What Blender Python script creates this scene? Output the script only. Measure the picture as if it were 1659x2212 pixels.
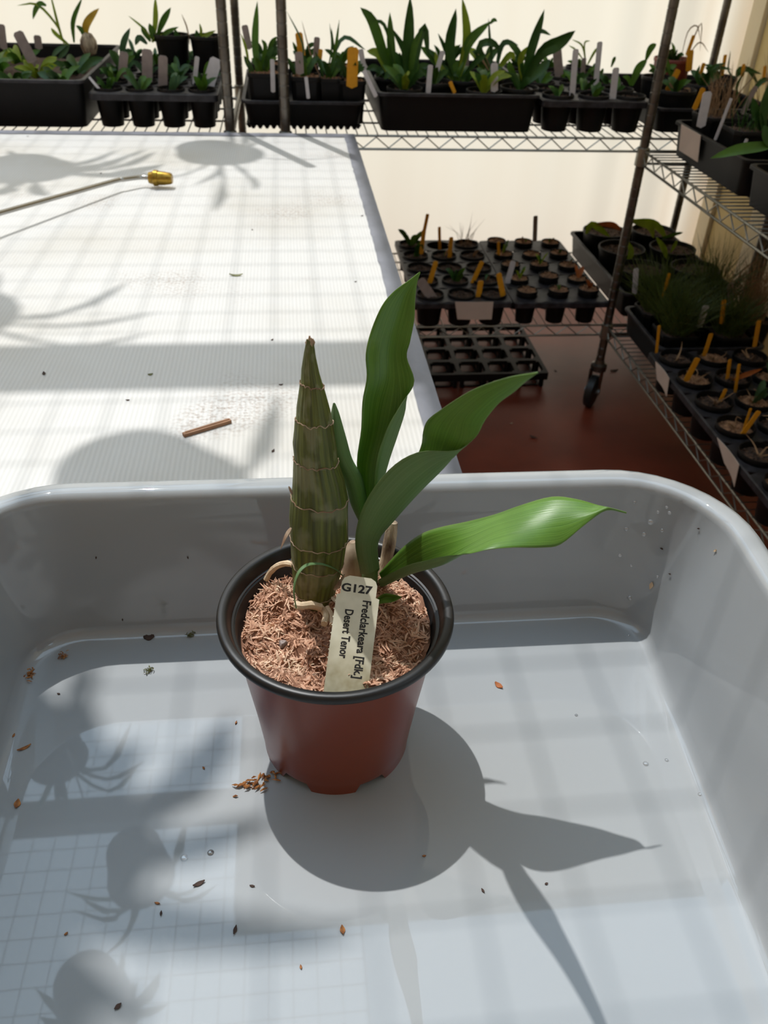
import bpy, math, random
from mathutils import Vector, Matrix
V = Vector
for o in list(bpy.data.objects): bpy.data.objects.remove(o, do_unlink=True)
scn = bpy.context.scene
COL = scn.collection

# ------------------------------------------------------------------ camera
CZ = 1.233                      # camera height above the floor
F = 1780.0; CX = 829.5; CY = 1106.0
R3 = Matrix(((0.994217, 0.035054, -0.101514), (-0.102401, 0.596402, -0.796127), (0.032032, 0.801918, 0.596573)))
def _orth():
    u = V((734-CX, -(3500-CY), -F)).normalized() * -1
    y = V((600-CX, -(-260-CY), -F)); y = (y - u*y.dot(u)).normalized()
    return Matrix((y.cross(u), y, u))
R3 = _orth()
cam_d = bpy.data.cameras.new('camera'); cam = bpy.data.objects.new('camera', cam_d); COL.objects.link(cam)
cam.matrix_world = Matrix.Translation((0, 0, CZ)) @ R3.to_4x4()
cam_d.sensor_fit = 'HORIZONTAL'; cam_d.sensor_width = 36.0; cam_d.lens = 36.0*F/1659.0
cam_d.clip_start = 0.02; cam_d.clip_end = 60
cam_d.dof.use_dof = True; cam_d.dof.focus_distance = 0.52; cam_d.dof.aperture_fstop = 22
scn.camera = cam

# ------------------------------------------------------------------ light
SUN = V((-0.195, 0.378, 1.0))
sd = bpy.data.lights.new('sun', 'SUN'); sd.energy = 3.6; sd.angle = 0.0093; sd.color = (1.0, 0.98, 0.945)
so = bpy.data.objects.new('sun', sd); COL.objects.link(so)
so.rotation_euler = SUN.to_track_quat('Z', 'Y').to_euler(); so.location = (-1, 2, 5)
w = bpy.data.worlds.new('world'); scn.world = w; w.use_nodes = True
bg = w.node_tree.nodes['Background']; bg.inputs['Color'].default_value = (0.62, 0.81, 1.0, 1); bg.inputs["Strength"].default_value = 2.0
vs = scn.view_settings
vs.view_transform = 'Standard'; vs.look = 'None'; vs.gamma = 1; vs.use_curve_mapping = False; vs.exposure = 0.0

# ------------------------------------------------------------------ helpers
def ray(u, v): return R3 @ V(((u-CX)/F, -(v-CY)/F, -1.0))
def on_y(u, v, y):
    r = ray(u, v); p = r*(y/r.y); p.z += CZ; return p
def on_z(u, v, z):
    r = ray(u, v); p = r*((z-CZ)/r.z); p.z += CZ; return p
def lin(c):
    return tuple((x/12.92 if x <= .04045 else ((x+.055)/1.055)**2.4) for x in (q/255.0 for q in c))

class MB:
    def __init__(s): s.v = []; s.f = []; s.uv = {}; s.mi = []; s.shade = []
    def add(s, vs, fs, mi=0, sh=None):
        b = len(s.v); s.v += [tuple(p) for p in vs]
        s.f += [tuple(b+i for i in f) for f in fs]; s.mi += [mi]*len(fs)
        s.shade += ([sh if sh is not None else .5]*len(vs))
        return b
    def box(s, c, d, rot=None, mi=0):
        c = V(c); x, y, z = (q/2 for q in d)
        ps = [V((a*x, b*y, e*z)) for a in (-1, 1) for b in (-1, 1) for e in (-1, 1)]
        if rot is not None: ps = [rot @ p for p in ps]
        s.add([c+p for p in ps], [(0,1,3,2),(4,6,7,5),(0,4,5,1),(2,3,7,6),(0,2,6,4),(1,5,7,3)], mi)
    def tube(s, pts, r, n=6, caps=True, mi=0, flat=1.0, sh=None):
        pts = [V(p) for p in pts]; rs = r if isinstance(r, (list, tuple)) else [r]*len(pts)
        vs = []; ref = None
        for i, p in enumerate(pts):
            t = (pts[min(i+1, len(pts)-1)] - pts[max(i-1, 0)])
            t = t.normalized() if t.length > 1e-9 else V((0,0,1))
            if ref is None:
                ref = V((0,0,1)) if abs(t.z) < .9 else V((1,0,0))
            a = t.cross(ref)
            a = a.normalized() if a.length > 1e-6 else t.orthogonal().normalized()
            b = a.cross(t); ref = b
            for k in range(n):
                th = 2*math.pi*k/n
                vs.append(p + a*(math.cos(th)*rs[i]) + b*(math.sin(th)*rs[i]*flat))
        fs = []
        for i in range(len(pts)-1):
            for k in range(n):
                k2 = (k+1) % n
                fs.append((i*n+k, i*n+k2, (i+1)*n+k2, (i+1)*n+k))
        if caps:
            fs.append(tuple(range(n-1, -1, -1))); fs.append(tuple((len(pts)-1)*n+k for k in range(n)))
        s.add(vs, fs, mi, sh)
    def lathe(s, prof, n=32, c=(0,0,0), mi=0, fn=None, closed=False):
        vs = []; c = V(c)
        for j, (r, z) in enumerate(prof):
            for k in range(n):
                th = 2*math.pi*k/n; rr, zz = (r, z) if fn is None else fn(j, th, r, z)
                vs.append(c + V((rr*math.cos(th), rr*math.sin(th), zz)))
        m = len(prof); fs = []
        for j in range(m if closed else m-1):
            j2 = (j+1) % m
            for k in range(n):
                k2 = (k+1) % n; fs.append((j*n+k, j*n+k2, j2*n+k2, j2*n+k))
        s.add(vs, fs, mi)
    def loft(s, rings, capA=False, capB=False, mi=0):
        n = len(rings[0]); vs = [p for r in rings for p in r]; fs = []
        for j in range(len(rings)-1):
            for k in range(n):
                k2 = (k+1) % n; fs.append((j*n+k, j*n+k2, (j+1)*n+k2, (j+1)*n+k))
        if capA: fs.append(tuple(range(n-1, -1, -1)))
        if capB: fs.append(tuple((len(rings)-1)*n+k for k in range(n)))
        s.add(vs, fs, mi)
    def mesh(s, name, mats, smooth=True, bev=False):
        me = bpy.data.meshes.new(name); me.from_pydata(s.v, [], s.f); me.validate()
        if not isinstance(mats, (list, tuple)): mats = [mats]
        for m in mats: me.materials.append(m)
        if len(me.polygons) == len(s.mi): me.polygons.foreach_set('material_index', s.mi)
        if len(set(s.shade)) > 1 and len(me.vertices) == len(s.shade):
            at = me.attributes.new('shade', 'FLOAT', 'POINT'); at.data.foreach_set('value', s.shade)
        if smooth:
            me.polygons.foreach_set('use_smooth', [True]*len(me.polygons))
            try: me.set_sharp_from_angle(angle=math.radians(40))
            except Exception: pass
        me.update(); return me
    def build(s, name, mats, parent=None, smooth=True):
        return put(name, s.mesh(name, mats, smooth), parent)

def put(name, me, parent=None, mat=None):
    o = bpy.data.objects.new(name, me); COL.objects.link(o)
    if parent is not None: o.parent = parent
    if mat is not None: o.matrix_local = mat
    return o
def thing(name, label, cat, loc=(0,0,0), rz=0, group=None):
    o = bpy.data.objects.new(name, None); COL.objects.link(o); o.empty_display_size = .02
    o.location = loc; o.rotation_euler = (0, 0, rz); o['label'] = label; o['category'] = cat
    if group: o['group'] = group
    return o
def tag(o, label=None, cat=None, group=None, kind=None):
    if label: o['label'] = label
    if cat: o['category'] = cat
    if group: o['group'] = group
    if kind: o['kind'] = kind
    return o

# ------------------------------------------------------------------ materials
def nodes_of(m):
    m.use_nodes = True; nt = m.node_tree; return nt, nt.nodes['Principled BSDF']
def mk(name, col, rough=.5, metal=0, var=.12, scale=40, bump=0, bscale=None, coat=0, coat_r=.03, spec=.5, stretch=None, col2=None, fac=(.35,.7), transl=0, sss=0):
    m = bpy.data.materials.new(name); nt, p = nodes_of(m); L = nt.links
    c = lin(col)
    c2 = lin(col2) if col2 else tuple(x*(1-var*2) for x in c)
    tc = nt.nodes.new('ShaderNodeTexCoord'); src = tc.outputs['Object']
    if stretch:
        mp = nt.nodes.new('ShaderNodeMapping'); mp.inputs['Scale'].default_value = stretch
        L.new(src, mp.inputs['Vector']); src = mp.outputs['Vector']
    nz = nt.nodes.new('ShaderNodeTexNoise'); nz.inputs['Scale'].default_value = scale; nz.inputs['Detail'].default_value = 4
    L.new(src, nz.inputs['Vector'])
    rp = nt.nodes.new('ShaderNodeValToRGB'); rp.color_ramp.elements[0].position = fac[0]; rp.color_ramp.elements[1].position = fac[1]
    rp.color_ramp.elements[0].color = (*c2, 1); rp.color_ramp.elements[1].color = (*c, 1)
    L.new(nz.outputs['Fac'], rp.inputs['Fac']); L.new(rp.outputs['Color'], p.inputs['Base Color'])
    p.inputs['Roughness'].default_value = rough; p.inputs['Metallic'].default_value = metal
    p.inputs['Specular IOR Level'].default_value = spec
    p.inputs['Coat Weight'].default_value = coat; p.inputs['Coat Roughness'].default_value = coat_r
    if bump:
        n2 = nt.nodes.new('ShaderNodeTexNoise'); n2.inputs['Scale'].default_value = bscale or scale*4; n2.inputs['Detail'].default_value = 3
        L.new(src, n2.inputs['Vector'])
        bp = nt.nodes.new('ShaderNodeBump'); bp.inputs['Strength'].default_value = bump; bp.inputs['Distance'].default_value = .002
        L.new(n2.outputs['Fac'], bp.inputs['Height']); L.new(bp.outputs['Normal'], p.inputs['Normal'])
    if transl:
        tr = nt.nodes.new('ShaderNodeBsdfTranslucent'); mx = nt.nodes.new('ShaderNodeMixShader'); mx.inputs['Fac'].default_value = transl
        out = nt.nodes['Material Output']
        L.new(rp.outputs['Color'], tr.inputs['Color'])
        L.new(p.outputs['BSDF'], mx.inputs[1]); L.new(tr.outputs['BSDF'], mx.inputs[2]); L.new(mx.outputs['Shader'], out.inputs['Surface'])
    return m
M = {}
M['tub'] = mk('grey_plastic', (150,154,157), .55, var=.02, scale=8, coat=1.0, coat_r=.02, spec=.3)
M['tub'].node_tree.nodes['Principled BSDF'].inputs['Coat IOR'].default_value = 1.6
M['terracotta'] = mk('terracotta_plastic', (120,48,22), .33, var=.05, scale=20, coat=.1, coat_r=.15, spec=.4)
M['black'] = mk('black_plastic', (17,17,19), .42, var=.15, scale=60)
M['black_in'] = mk('black_dusty_plastic', (38,36,36), .5, col2=(24,23,24), scale=70)
M['tray'] = mk('tray_black_plastic', (11,10,11), .5, var=.15, scale=30, spec=.25)
M['tray_dusty'] = mk('tray_dusty_plastic', (52,50,55), .5, col2=(20,19,22), scale=45, spec=.4)
M['paper'] = mk('tag_plastic', (214,210,190), .45, col2=(196,192,170), scale=90)
def _stain():
    nt = M['paper'].node_tree; L = nt.links; p = nt.nodes['Principled BSDF']; src = p.inputs['Base Color'].links[0].from_socket
    tc = nt.nodes.new('ShaderNodeTexCoord'); sp = nt.nodes.new('ShaderNodeSeparateXYZ'); L.new(tc.outputs['Object'], sp.inputs[0])
    nz = nt.nodes.new('ShaderNodeTexNoise'); nz.inputs['Scale'].default_value = 130; L.new(tc.outputs['Object'], nz.inputs['Vector'])
    mr = nt.nodes.new('ShaderNodeMapRange'); mr.inputs['From Min'].default_value = .022; mr.inputs['From Max'].default_value = .0; L.new(sp.outputs[1], mr.inputs['Value'])
    ml = nt.nodes.new('ShaderNodeMath'); ml.operation = 'MULTIPLY'; L.new(mr.outputs[0], ml.inputs[0]); L.new(nz.outputs['Fac'], ml.inputs[1])
    mx = nt.nodes.new('ShaderNodeMixRGB'); mx.inputs['Color2'].default_value = (*lin((120,104,52)), 1); L.new(ml.outputs[0], mx.inputs['Fac']); L.new(src, mx.inputs['Color1']); L.new(mx.outputs['Color'], p.inputs['Base Color'])
_stain()
M['ink'] = mk('ink', (22,21,22), .6, var=.05)
M['yellow'] = mk('yellow_tag', (226,158,24), .5, var=.06, scale=90, transl=.15)
M['white_tag'] = mk('white_tag', (205,200,202), .5, var=.06, scale=60)
M['grey_tag'] = mk('weathered_tag', (150,134,128), .6, var=.1, scale=60)
M['steel'] = mk('zinc_wire', (150,148,140), .35, metal=.9, var=.1, scale=30)
M['post'] = mk('chrome_post', (120,116,110), .32, metal=.85, col2=(84,78,72), scale=18)
M['rubber'] = mk('caster_rubber', (18,20,22), .5)
M['brass'] = mk('brass', (176,140,58), .35, metal=.9, var=.2, scale=120)
M['rod'] = mk('steel_rod', (170,168,162), .22, metal=.95, var=.05)
M['wood'] = mk('twig_wood', (150,108,76), .6, var=.15, scale=80)
M['moss_dry'] = mk('dry_moss', (170,128,92), .9, col2=(96,64,44), scale=140, bump=.8, bscale=260)
M['soil'] = mk('dark_bark_mix', (92,66,48), .95, col2=(34,26,22), scale=160, bump=1.0, bscale=220)
M['root'] = mk('root', (222,202,172), .6, col2=(190,160,128), scale=120, bump=.3)
M['bark'] = mk('old_cane', (196,178,150), .8, col2=(74,48,34), scale=110, stretch=(1,1,.25), bump=.6)
M['husk'] = mk('dry_sheath', (214,196,170), .7, col2=(150,118,96), scale=120, stretch=(1,1,.2), transl=.25)
M['floor'] = mk('red_floor', (132,60,40), .36, col2=(100,42,28), scale=3.5, bump=.08, bscale=60)
M['ceil'] = mk('roof_panel', (220,216,206), .7, var=.04, scale=4, transl=.4)  # added roof slabs, translucent so they pass some fill light
M['beam'] = mk('roof_beam', (120,122,122), .6, var=.06)
M['tan'] = mk('tan_panel', (206,182,122), .6, var=.04, scale=6)
M['cream_pl'] = mk('cream_panel', (238,222,186), .6, var=.03, scale=6, transl=.2)
M['tape'] = mk('grey_tape', (126,128,138), .45, col2=(100,102,110), scale=22, bump=.5, bscale=50, stretch=(1,.4,1))
M['frame'] = mk('table_frame', (146,148,150), .4, metal=.6)
M['warm_block'] = mk('warm_block_paint', (206,178,148), .8, var=.06, scale=5)  # warm tone for the added wall behind the camera, bounces warm light
M['drop'] = bpy.data.materials.new('water_drop'); _nt, _p = nodes_of(M['drop'])
_t = _nt.nodes.new('ShaderNodeBsdfTransparent'); _g = _nt.nodes.new('ShaderNodeBsdfGlossy'); _g.inputs['Roughness'].default_value = .06
_d = _nt.nodes.new('ShaderNodeBsdfDiffuse'); _d.inputs['Color'].default_value = (.8, .84, .88, 1); _m1 = _nt.nodes.new('ShaderNodeMixShader'); _m1.inputs['Fac'].default_value = .3
_nt.links.new(_g.outputs['BSDF'], _m1.inputs[1]); _nt.links.new(_d.outputs['BSDF'], _m1.inputs[2])
_m2 = _nt.nodes.new('ShaderNodeMixShader'); _m2.inputs['Fac'].default_value = .34; _nt.links.new(_t.outputs['BSDF'], _m2.inputs[1]); _nt.links.new(_m1.outputs['Shader'], _m2.inputs[2]); _nt.links.new(_m2.outputs['Shader'], _nt.nodes['Material Output'].inputs['Surface'])
# background greens
M['g1'] = mk('leaf_mid_green', (96,140,44), .4, var=.15, scale=30, transl=.45)
M['g2'] = mk('leaf_dark_green', (66,108,44), .4, var=.15, scale=30, transl=.4)
M['g3'] = mk('leaf_yellow_green', (166,186,56), .42, var=.15, scale=30, transl=.45)
M['g4'] = mk('leaf_blue_green', (84,122,80), .45, var=.15, scale=30, transl=.4)
M['g5'] = mk('leaf_yellow', (206,168,40), .45, var=.15, scale=30, transl=.4)
M['g6'] = mk('wiry_olive_green', (96,112,48), .5, var=.2, scale=30, transl=.3)
M['dry'] = mk('dry_stem', (164,130,96), .8, var=.2, scale=60)
M['rust'] = mk('orange_dry_leaf', (198,112,48), .6, var=.15, scale=60, transl=.3)
M['redpot'] = mk('old_red_pot', (128,52,40), .5, var=.15, scale=40)
M['white_paper'] = mk('paper_strip', (196,178,164), .7, var=.05, scale=20)

def mat_curtain():
    m = bpy.data.materials.new('cream_curtain'); nt, p = nodes_of(m); L = nt.links
    tc = nt.nodes.new('ShaderNodeTexCoord'); mp = nt.nodes.new('ShaderNodeMapping'); mp.inputs['Scale'].default_value = (5, 5, .25)
    nz = nt.nodes.new('ShaderNodeTexNoise'); nz.inputs['Scale'].default_value = 1.6; nz.inputs['Detail'].default_value = 2
    rp = nt.nodes.new('ShaderNodeValToRGB'); rp.color_ramp.elements[0].color = (*lin((219,193,163)), 1); rp.color_ramp.elements[1].color = (*lin((226,204,177)), 1)
    L.new(tc.outputs['Object'], mp.inputs['Vector']); L.new(mp.outputs['Vector'], nz.inputs['Vector']); L.new(nz.outputs['Fac'], rp.inputs['Fac'])
    d = nt.nodes.new('ShaderNodeBsdfDiffuse'); t = nt.nodes.new('ShaderNodeBsdfTranslucent'); mx = nt.nodes.new('ShaderNodeMixShader'); mx.inputs['Fac'].default_value = .75
    L.new(rp.outputs['Color'], d.inputs['Color']); L.new(rp.outputs['Color'], t.inputs['Color'])
    L.new(d.outputs['BSDF'], mx.inputs[1]); L.new(t.outputs['BSDF'], mx.inputs[2]); L.new(mx.outputs['Shader'], nt.nodes['Material Output'].inputs['Surface'])
    return m
M['curtain'] = mat_curtain()

def mat_table():
    m = bpy.data.materials.new('white_ribbed_sheet'); nt, p = nodes_of(m); L = nt.links
    tc = nt.nodes.new('ShaderNodeTexCoord')
    wv = nt.nodes.new('ShaderNodeTexWave'); wv.wave_type = 'BANDS'; wv.bands_direction = 'X'; wv.inputs['Scale'].default_value = 62; wv.inputs['Distortion'].default_value = .4; wv.inputs['Detail'].default_value = 1
    nz = nt.nodes.new('ShaderNodeTexNoise'); nz.inputs['Scale'].default_value = 3.5; nz.inputs['Detail'].default_value = 6
    L.new(tc.outputs['Object'], wv.inputs['Vector']); L.new(tc.outputs['Object'], nz.inputs['Vector'])
    rp = nt.nodes.new('ShaderNodeValToRGB'); e = rp.color_ramp.elements; e[0].position = .25; e[0].color = (*lin((190,186,178)), 1); e[1].position = .55; e[1].color = (*lin((206,205,203)), 1)
    L.new(nz.outputs['Fac'], rp.inputs['Fac'])
    # brown stain patches with fine specks
    n3 = nt.nodes.new('ShaderNodeTexNoise'); n3.inputs['Scale'].default_value = 5.5; n3.inputs['Detail'].default_value = 1
    n4 = nt.nodes.new('ShaderNodeTexNoise'); n4.inputs['Scale'].default_value = 220; n4.inputs['Detail'].default_value = 3
    L.new(tc.outputs['Object'], n3.inputs['Vector']); L.new(tc.outputs['Object'], n4.inputs['Vector'])
    r3 = nt.nodes.new('ShaderNodeValToRGB'); r3.color_ramp.elements[0].position = .63; r3.color_ramp.elements[1].position = .80
    r4 = nt.nodes.new('ShaderNodeValToRGB'); r4.color_ramp.elements[0].position = .45; r4.color_ramp.elements[1].position = .85
    L.new(n3.outputs['Fac'], r3.inputs['Fac']); L.new(n4.outputs['Fac'], r4.inputs['Fac'])
    ml = nt.nodes.new('ShaderNodeMath'); ml.operation = 'MULTIPLY'; L.new(r3.outputs['Color'], ml.inputs[0]); L.new(r4.outputs['Color'], ml.inputs[1])
    mx = nt.nodes.new('ShaderNodeMixRGB'); mx.inputs['Color2'].default_value = (*lin((128,100,78)), 1)
    L.new(ml.outputs[0], mx.inputs['Fac']); L.new(rp.outputs['Color'], mx.inputs['Color1'])
    # ribs show slightly darker seams
    m2 = nt.nodes.new('ShaderNodeMixRGB'); m2.blend_type = 'MULTIPLY'; m2.inputs['Fac'].default_value = .10
    L.new(mx.outputs['Color'], m2.inputs['Color1']); L.new(wv.outputs['Color'], m2.inputs['Color2'])
    L.new(m2.outputs['Color'], p.inputs['Base Color']); p.inputs['Roughness'].default_value = .38
    bp = nt.nodes.new('ShaderNodeBump'); bp.inputs['Strength'].default_value = .25; bp.inputs['Distance'].default_value = .001
    L.new(wv.outputs['Fac'], bp.inputs['Height']); L.new(bp.outputs['Normal'], p.inputs['Normal'])
    return m
M['table'] = mat_table()

def mat_leaf(name, c1, c2, rough, tr, line=.5):
    m = bpy.data.materials.new(name); nt, p = nodes_of(m); L = nt.links
    uv = nt.nodes.new('ShaderNodeUVMap'); mp = nt.nodes.new('ShaderNodeMapping'); mp.inputs['Scale'].default_value = (46, 1.6, 1)
    nz = nt.nodes.new('ShaderNodeTexNoise'); nz.inputs['Scale'].default_value = 1.0; nz.inputs['Detail'].default_value = 3
    L.new(uv.outputs['UV'], mp.inputs['Vector']); L.new(mp.outputs['Vector'], nz.inputs['Vector'])
    rp = nt.nodes.new('ShaderNodeValToRGB'); rp.color_ramp.elements[0].position = .3; rp.color_ramp.elements[1].position = .75
    rp.color_ramp.elements[0].color = (*lin(c2), 1); rp.color_ramp.elements[1].color = (*lin(c1), 1)
    L.new(nz.outputs['Fac'], rp.inputs['Fac'])
    # pale margin
    sp = nt.nodes.new('ShaderNodeSeparateXYZ'); L.new(uv.outputs['UV'], sp.inputs[0])
    ab = nt.nodes.new('ShaderNodeMath'); ab.operation = 'SUBTRACT'; ab.inputs[1].default_value = .5; L.new(sp.outputs[0], ab.inputs[0])
    ab2 = nt.nodes.new('ShaderNodeMath'); ab2.operation = 'ABSOLUTE'; L.new(ab.outputs[0], ab2.inputs[0])
    re = nt.nodes.new('ShaderNodeValToRGB'); re.color_ramp.elements[0].position = .478; re.color_ramp.elements[1].position = .495
    L.new(ab2.outputs[0], re.inputs['Fac'])
    mx = nt.nodes.new('ShaderNodeMixRGB'); mx.inputs['Color2'].default_value = (*lin((128,146,86)), 1)
    fm = nt.nodes.new('ShaderNodeMath'); fm.operation = 'MULTIPLY'; fm.inputs[1].default_value = line
    L.new(re.outputs['Color'], fm.inputs[0]); L.new(fm.outputs[0], mx.inputs['Fac']); L.new(rp.outputs['Color'], mx.inputs['Color1'])
    L.new(mx.outputs['Color'], p.inputs['Base Color']); p.inputs['Roughness'].default_value = rough
    bp = nt.nodes.new('ShaderNodeBump'); bp.inputs['Strength'].default_value = .25; bp.inputs['Distance'].default_value = .0006
    L.new(nz.outputs['Fac'], bp.inputs['Height']); L.new(bp.outputs['Normal'], p.inputs['Normal'])
    t = nt.nodes.new('ShaderNodeBsdfTranslucent'); L.new(mx.outputs['Color'], t.inputs['Color'])
    ms = nt.nodes.new('ShaderNodeMixShader'); ms.inputs['Fac'].default_value = tr
    L.new(p.outputs['BSDF'], ms.inputs[1]); L.new(t.outputs['BSDF'], ms.inputs[2]); L.new(ms.outputs['Shader'], nt.nodes['Material Output'].inputs['Surface'])
    return m
M['leaf_top'] = mat_leaf('leaf_upper_face', (112,154,62), (80,122,40), .36, .28)
M['leaf_back'] = mat_leaf('leaf_lower_face', (122,152,104), (102,136,84), .5, .25, .3)

def mat_bulb():
    m = bpy.data.materials.new('pseudobulb_skin'); nt, p = nodes_of(m); L = nt.links
    uv = nt.nodes.new('ShaderNodeUVMap'); mp = nt.nodes.new('ShaderNodeMapping'); mp.inputs['Scale'].default_value = (38, 2.2, 1)
    nz = nt.nodes.new('ShaderNodeTexNoise'); nz.inputs['Scale'].default_value = 1; nz.inputs['Detail'].default_value = 4
    L.new(uv.outputs['UV'], mp.inputs['Vector']); L.new(mp.outputs['Vector'], nz.inputs['Vector'])
    rp = nt.nodes.new('ShaderNodeValToRGB'); e = rp.color_ramp.elements
    e[0].position = .36; e[0].color = (*lin((64,70,28)), 1); e[1].position = .72; e[1].color = (*lin((110,120,50)), 1)
    L.new(nz.outputs['Fac'], rp.inputs['Fac'])
    n2 = nt.nodes.new('ShaderNodeTexNoise'); n2.inputs['Scale'].default_value = 5; n2.inputs['Detail'].default_value = 3
    L.new(uv.outputs['UV'], n2.inputs['Vector'])
    r2 = nt.nodes.new('ShaderNodeValToRGB'); r2.color_ramp.elements[0].position = .52; r2.color_ramp.elements[1].position = .60
    L.new(n2.outputs['Fac'], r2.inputs['Fac'])
    mx = nt.nodes.new('ShaderNodeMixRGB'); mx.inputs['Color2'].default_value = (*lin((132,134,104)), 1)
    fm = nt.nodes.new('ShaderNodeMath'); fm.operation = 'MULTIPLY'; fm.inputs[1].default_value = .6
    L.new(r2.outputs['Color'], fm.inputs[0]); L.new(fm.outputs[0], mx.inputs['Fac']); L.new(rp.outputs['Color'], mx.inputs['Color1'])
    L.new(mx.outputs['Color'], p.inputs['Base Color']); p.inputs['Roughness'].default_value = .45
    bp = nt.nodes.new('ShaderNodeBump'); bp.inputs['Strength'].default_value = .6; bp.inputs['Distance'].default_value = .001
    L.new(nz.outputs['Fac'], bp.inputs['Height']); L.new(bp.outputs['Normal'], p.inputs['Normal'])
    return m
M['bulb'] = mat_bulb()

def mat_moss():
    m = bpy.data.materials.new('sphagnum'); nt, p = nodes_of(m); L = nt.links
    a = nt.nodes.new('ShaderNodeAttribute'); a.attribute_name = 'shade'
    rp = nt.nodes.new('ShaderNodeValToRGB'); e = rp.color_ramp.elements
    e[0].position = 0; e[0].color = (*lin((128,84,62)), 1); e[1].position = 1; e[1].color = (*lin((244,220,190)), 1)
    k = e.new(.45); k.color = (*lin((212,164,134)), 1); k = e.new(.7); k.color = (*lin((226,184,156)), 1)
    L.new(a.outputs['Fac'], rp.inputs['Fac']); L.new(rp.outputs['Color'], p.inputs['Base Color']); p.inputs['Roughness'].default_value = .85
    t = nt.nodes.new('ShaderNodeBsdfTranslucent'); L.new(rp.outputs['Color'], t.inputs['Color'])
    ms = nt.nodes.new('ShaderNodeMixShader'); ms.inputs['Fac'].default_value = .2
    L.new(p.outputs['BSDF'], ms.inputs[1]); L.new(t.outputs['BSDF'], ms.inputs[2]); L.new(ms.outputs['Shader'], nt.nodes['Material Output'].inputs['Surface'])
    return m
M['moss'] = mat_moss()

rnd = random.Random(7)
# ================================================================== SETTING
WALL_Y = 2.95; WALL_H = 2.85
b = MB(); b.box((-.6, 1.3, -.02), (4.6, 4.2, .04)); tag(b.build('floor', M['floor'], smooth=False), kind='structure')
def curtain():
    b = MB(); n = 280; x0, x1 = -2.8, 1.53
    front = []; 
    for i in range(n+1):
        t = i/n; x = x0+(x1-x0)*t
        d = .006*math.sin(x*9.3) + .0022*math.sin(x*23+1.1)
        if x > 1.0: d += .022*math.sin((x-1.0)*34)*min(1, (x-1.0)*4)
        front.append((x, WALL_Y+d))
    rows = [0.0, .4, .8, 1.2, 1.8, WALL_H]
    vs = []; 
    for z in rows:
        k = 1+.25*math.sin(z*2.1)
        vs += [(x, WALL_Y+(y-WALL_Y)*k, z) for x, y in front]
    fs = []
    for r in range(len(rows)-1):
        for i in range(n):
            a = r*(n+1)+i; fs.append((a, a+1, a+n+2, a+n+1))
    b.add(vs, fs); return b
o = curtain().build('wall_back', M['curtain']); tag(o, 'cream curtain hanging across the back behind the shelves', kind='structure')
b = MB(); b.box((-2.32, 1.07, WALL_H/2), (.02, 3.75, WALL_H)); tag(b.build('fill_wall_left', M['curtain'], smooth=False), kind='structure')  # unseen wall, added to swap blue sky for warm fill
# right wall: vertical panels of cream and tan
b = MB(); b.box((1.53, 1.3, 1.42), (.06, 3.4, 2.85)); wr = tag(b.build('wall_right', M['cream_pl'], smooth=False), kind='structure')
for (ya, yb, mt, nm, th) in ((2.80, 2.885, 'cream_pl', 'cover_strip', .035), (2.55, 2.80, 'tan', 'panel', .02), (2.28, 2.55, 'cream_pl', 'cover_strip', .03), (1.9, 2.28, 'tan', 'panel', .02), (1.5, 1.9, 'cream_pl', 'cover_strip', .03), (1.0, 1.5, 'tan', 'panel', .02), (.6, 1.0, 'cream_pl', 'cover_strip', .03)):
    p = MB(); p.box((1.50-th/2, (ya+yb)/2, 1.4), (th, yb-ya-.004, 2.78)); p.build(nm, M[mt], wr, smooth=False)
b = MB(); b.box((.70, 2.145, WALL_H+.03), (1.886, 1.71, .06)); tag(b.build('shade_roof', M['ceil'], smooth=False), kind='structure')  # unseen slab, added and edged to keep sun off floor and racks
for i, (x, y0, y1) in enumerate(((-.215, 1.3, 3.0), (-1.75, -.6, 3.0))):
    b = MB(); b.box((x, (y0+y1)/2, WALL_H-.045), (.05, y1-y0, .09)); tag(b.build('trim_%d' % (i+1), M['beam'], smooth=False), kind='structure')
for i, (y, wd) in enumerate(((-.45, .06), (1.69, .10))):
    b = MB(); b.box((-.98, y, WALL_H-.03), (1.49, wd, .06)); tag(b.build('trim_%d' % (i+3), M['beam'], smooth=False), kind='structure')

b = MB(); b.box((-.6, -.83, WALL_H/2), (4.3, .06, WALL_H)); tag(b.build('block_wall_front', M['warm_block'], smooth=False), kind='structure')  # unseen wall, added behind the camera to block sky and bounce warm light
b = MB(); b.box((-.35, -.24, WALL_H+.03), (3.9, 1.12, .06)); tag(b.build('block_roof_front', M['ceil'], smooth=False), kind='structure')  # unseen slab, added to cut the sky light reaching the tub

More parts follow.
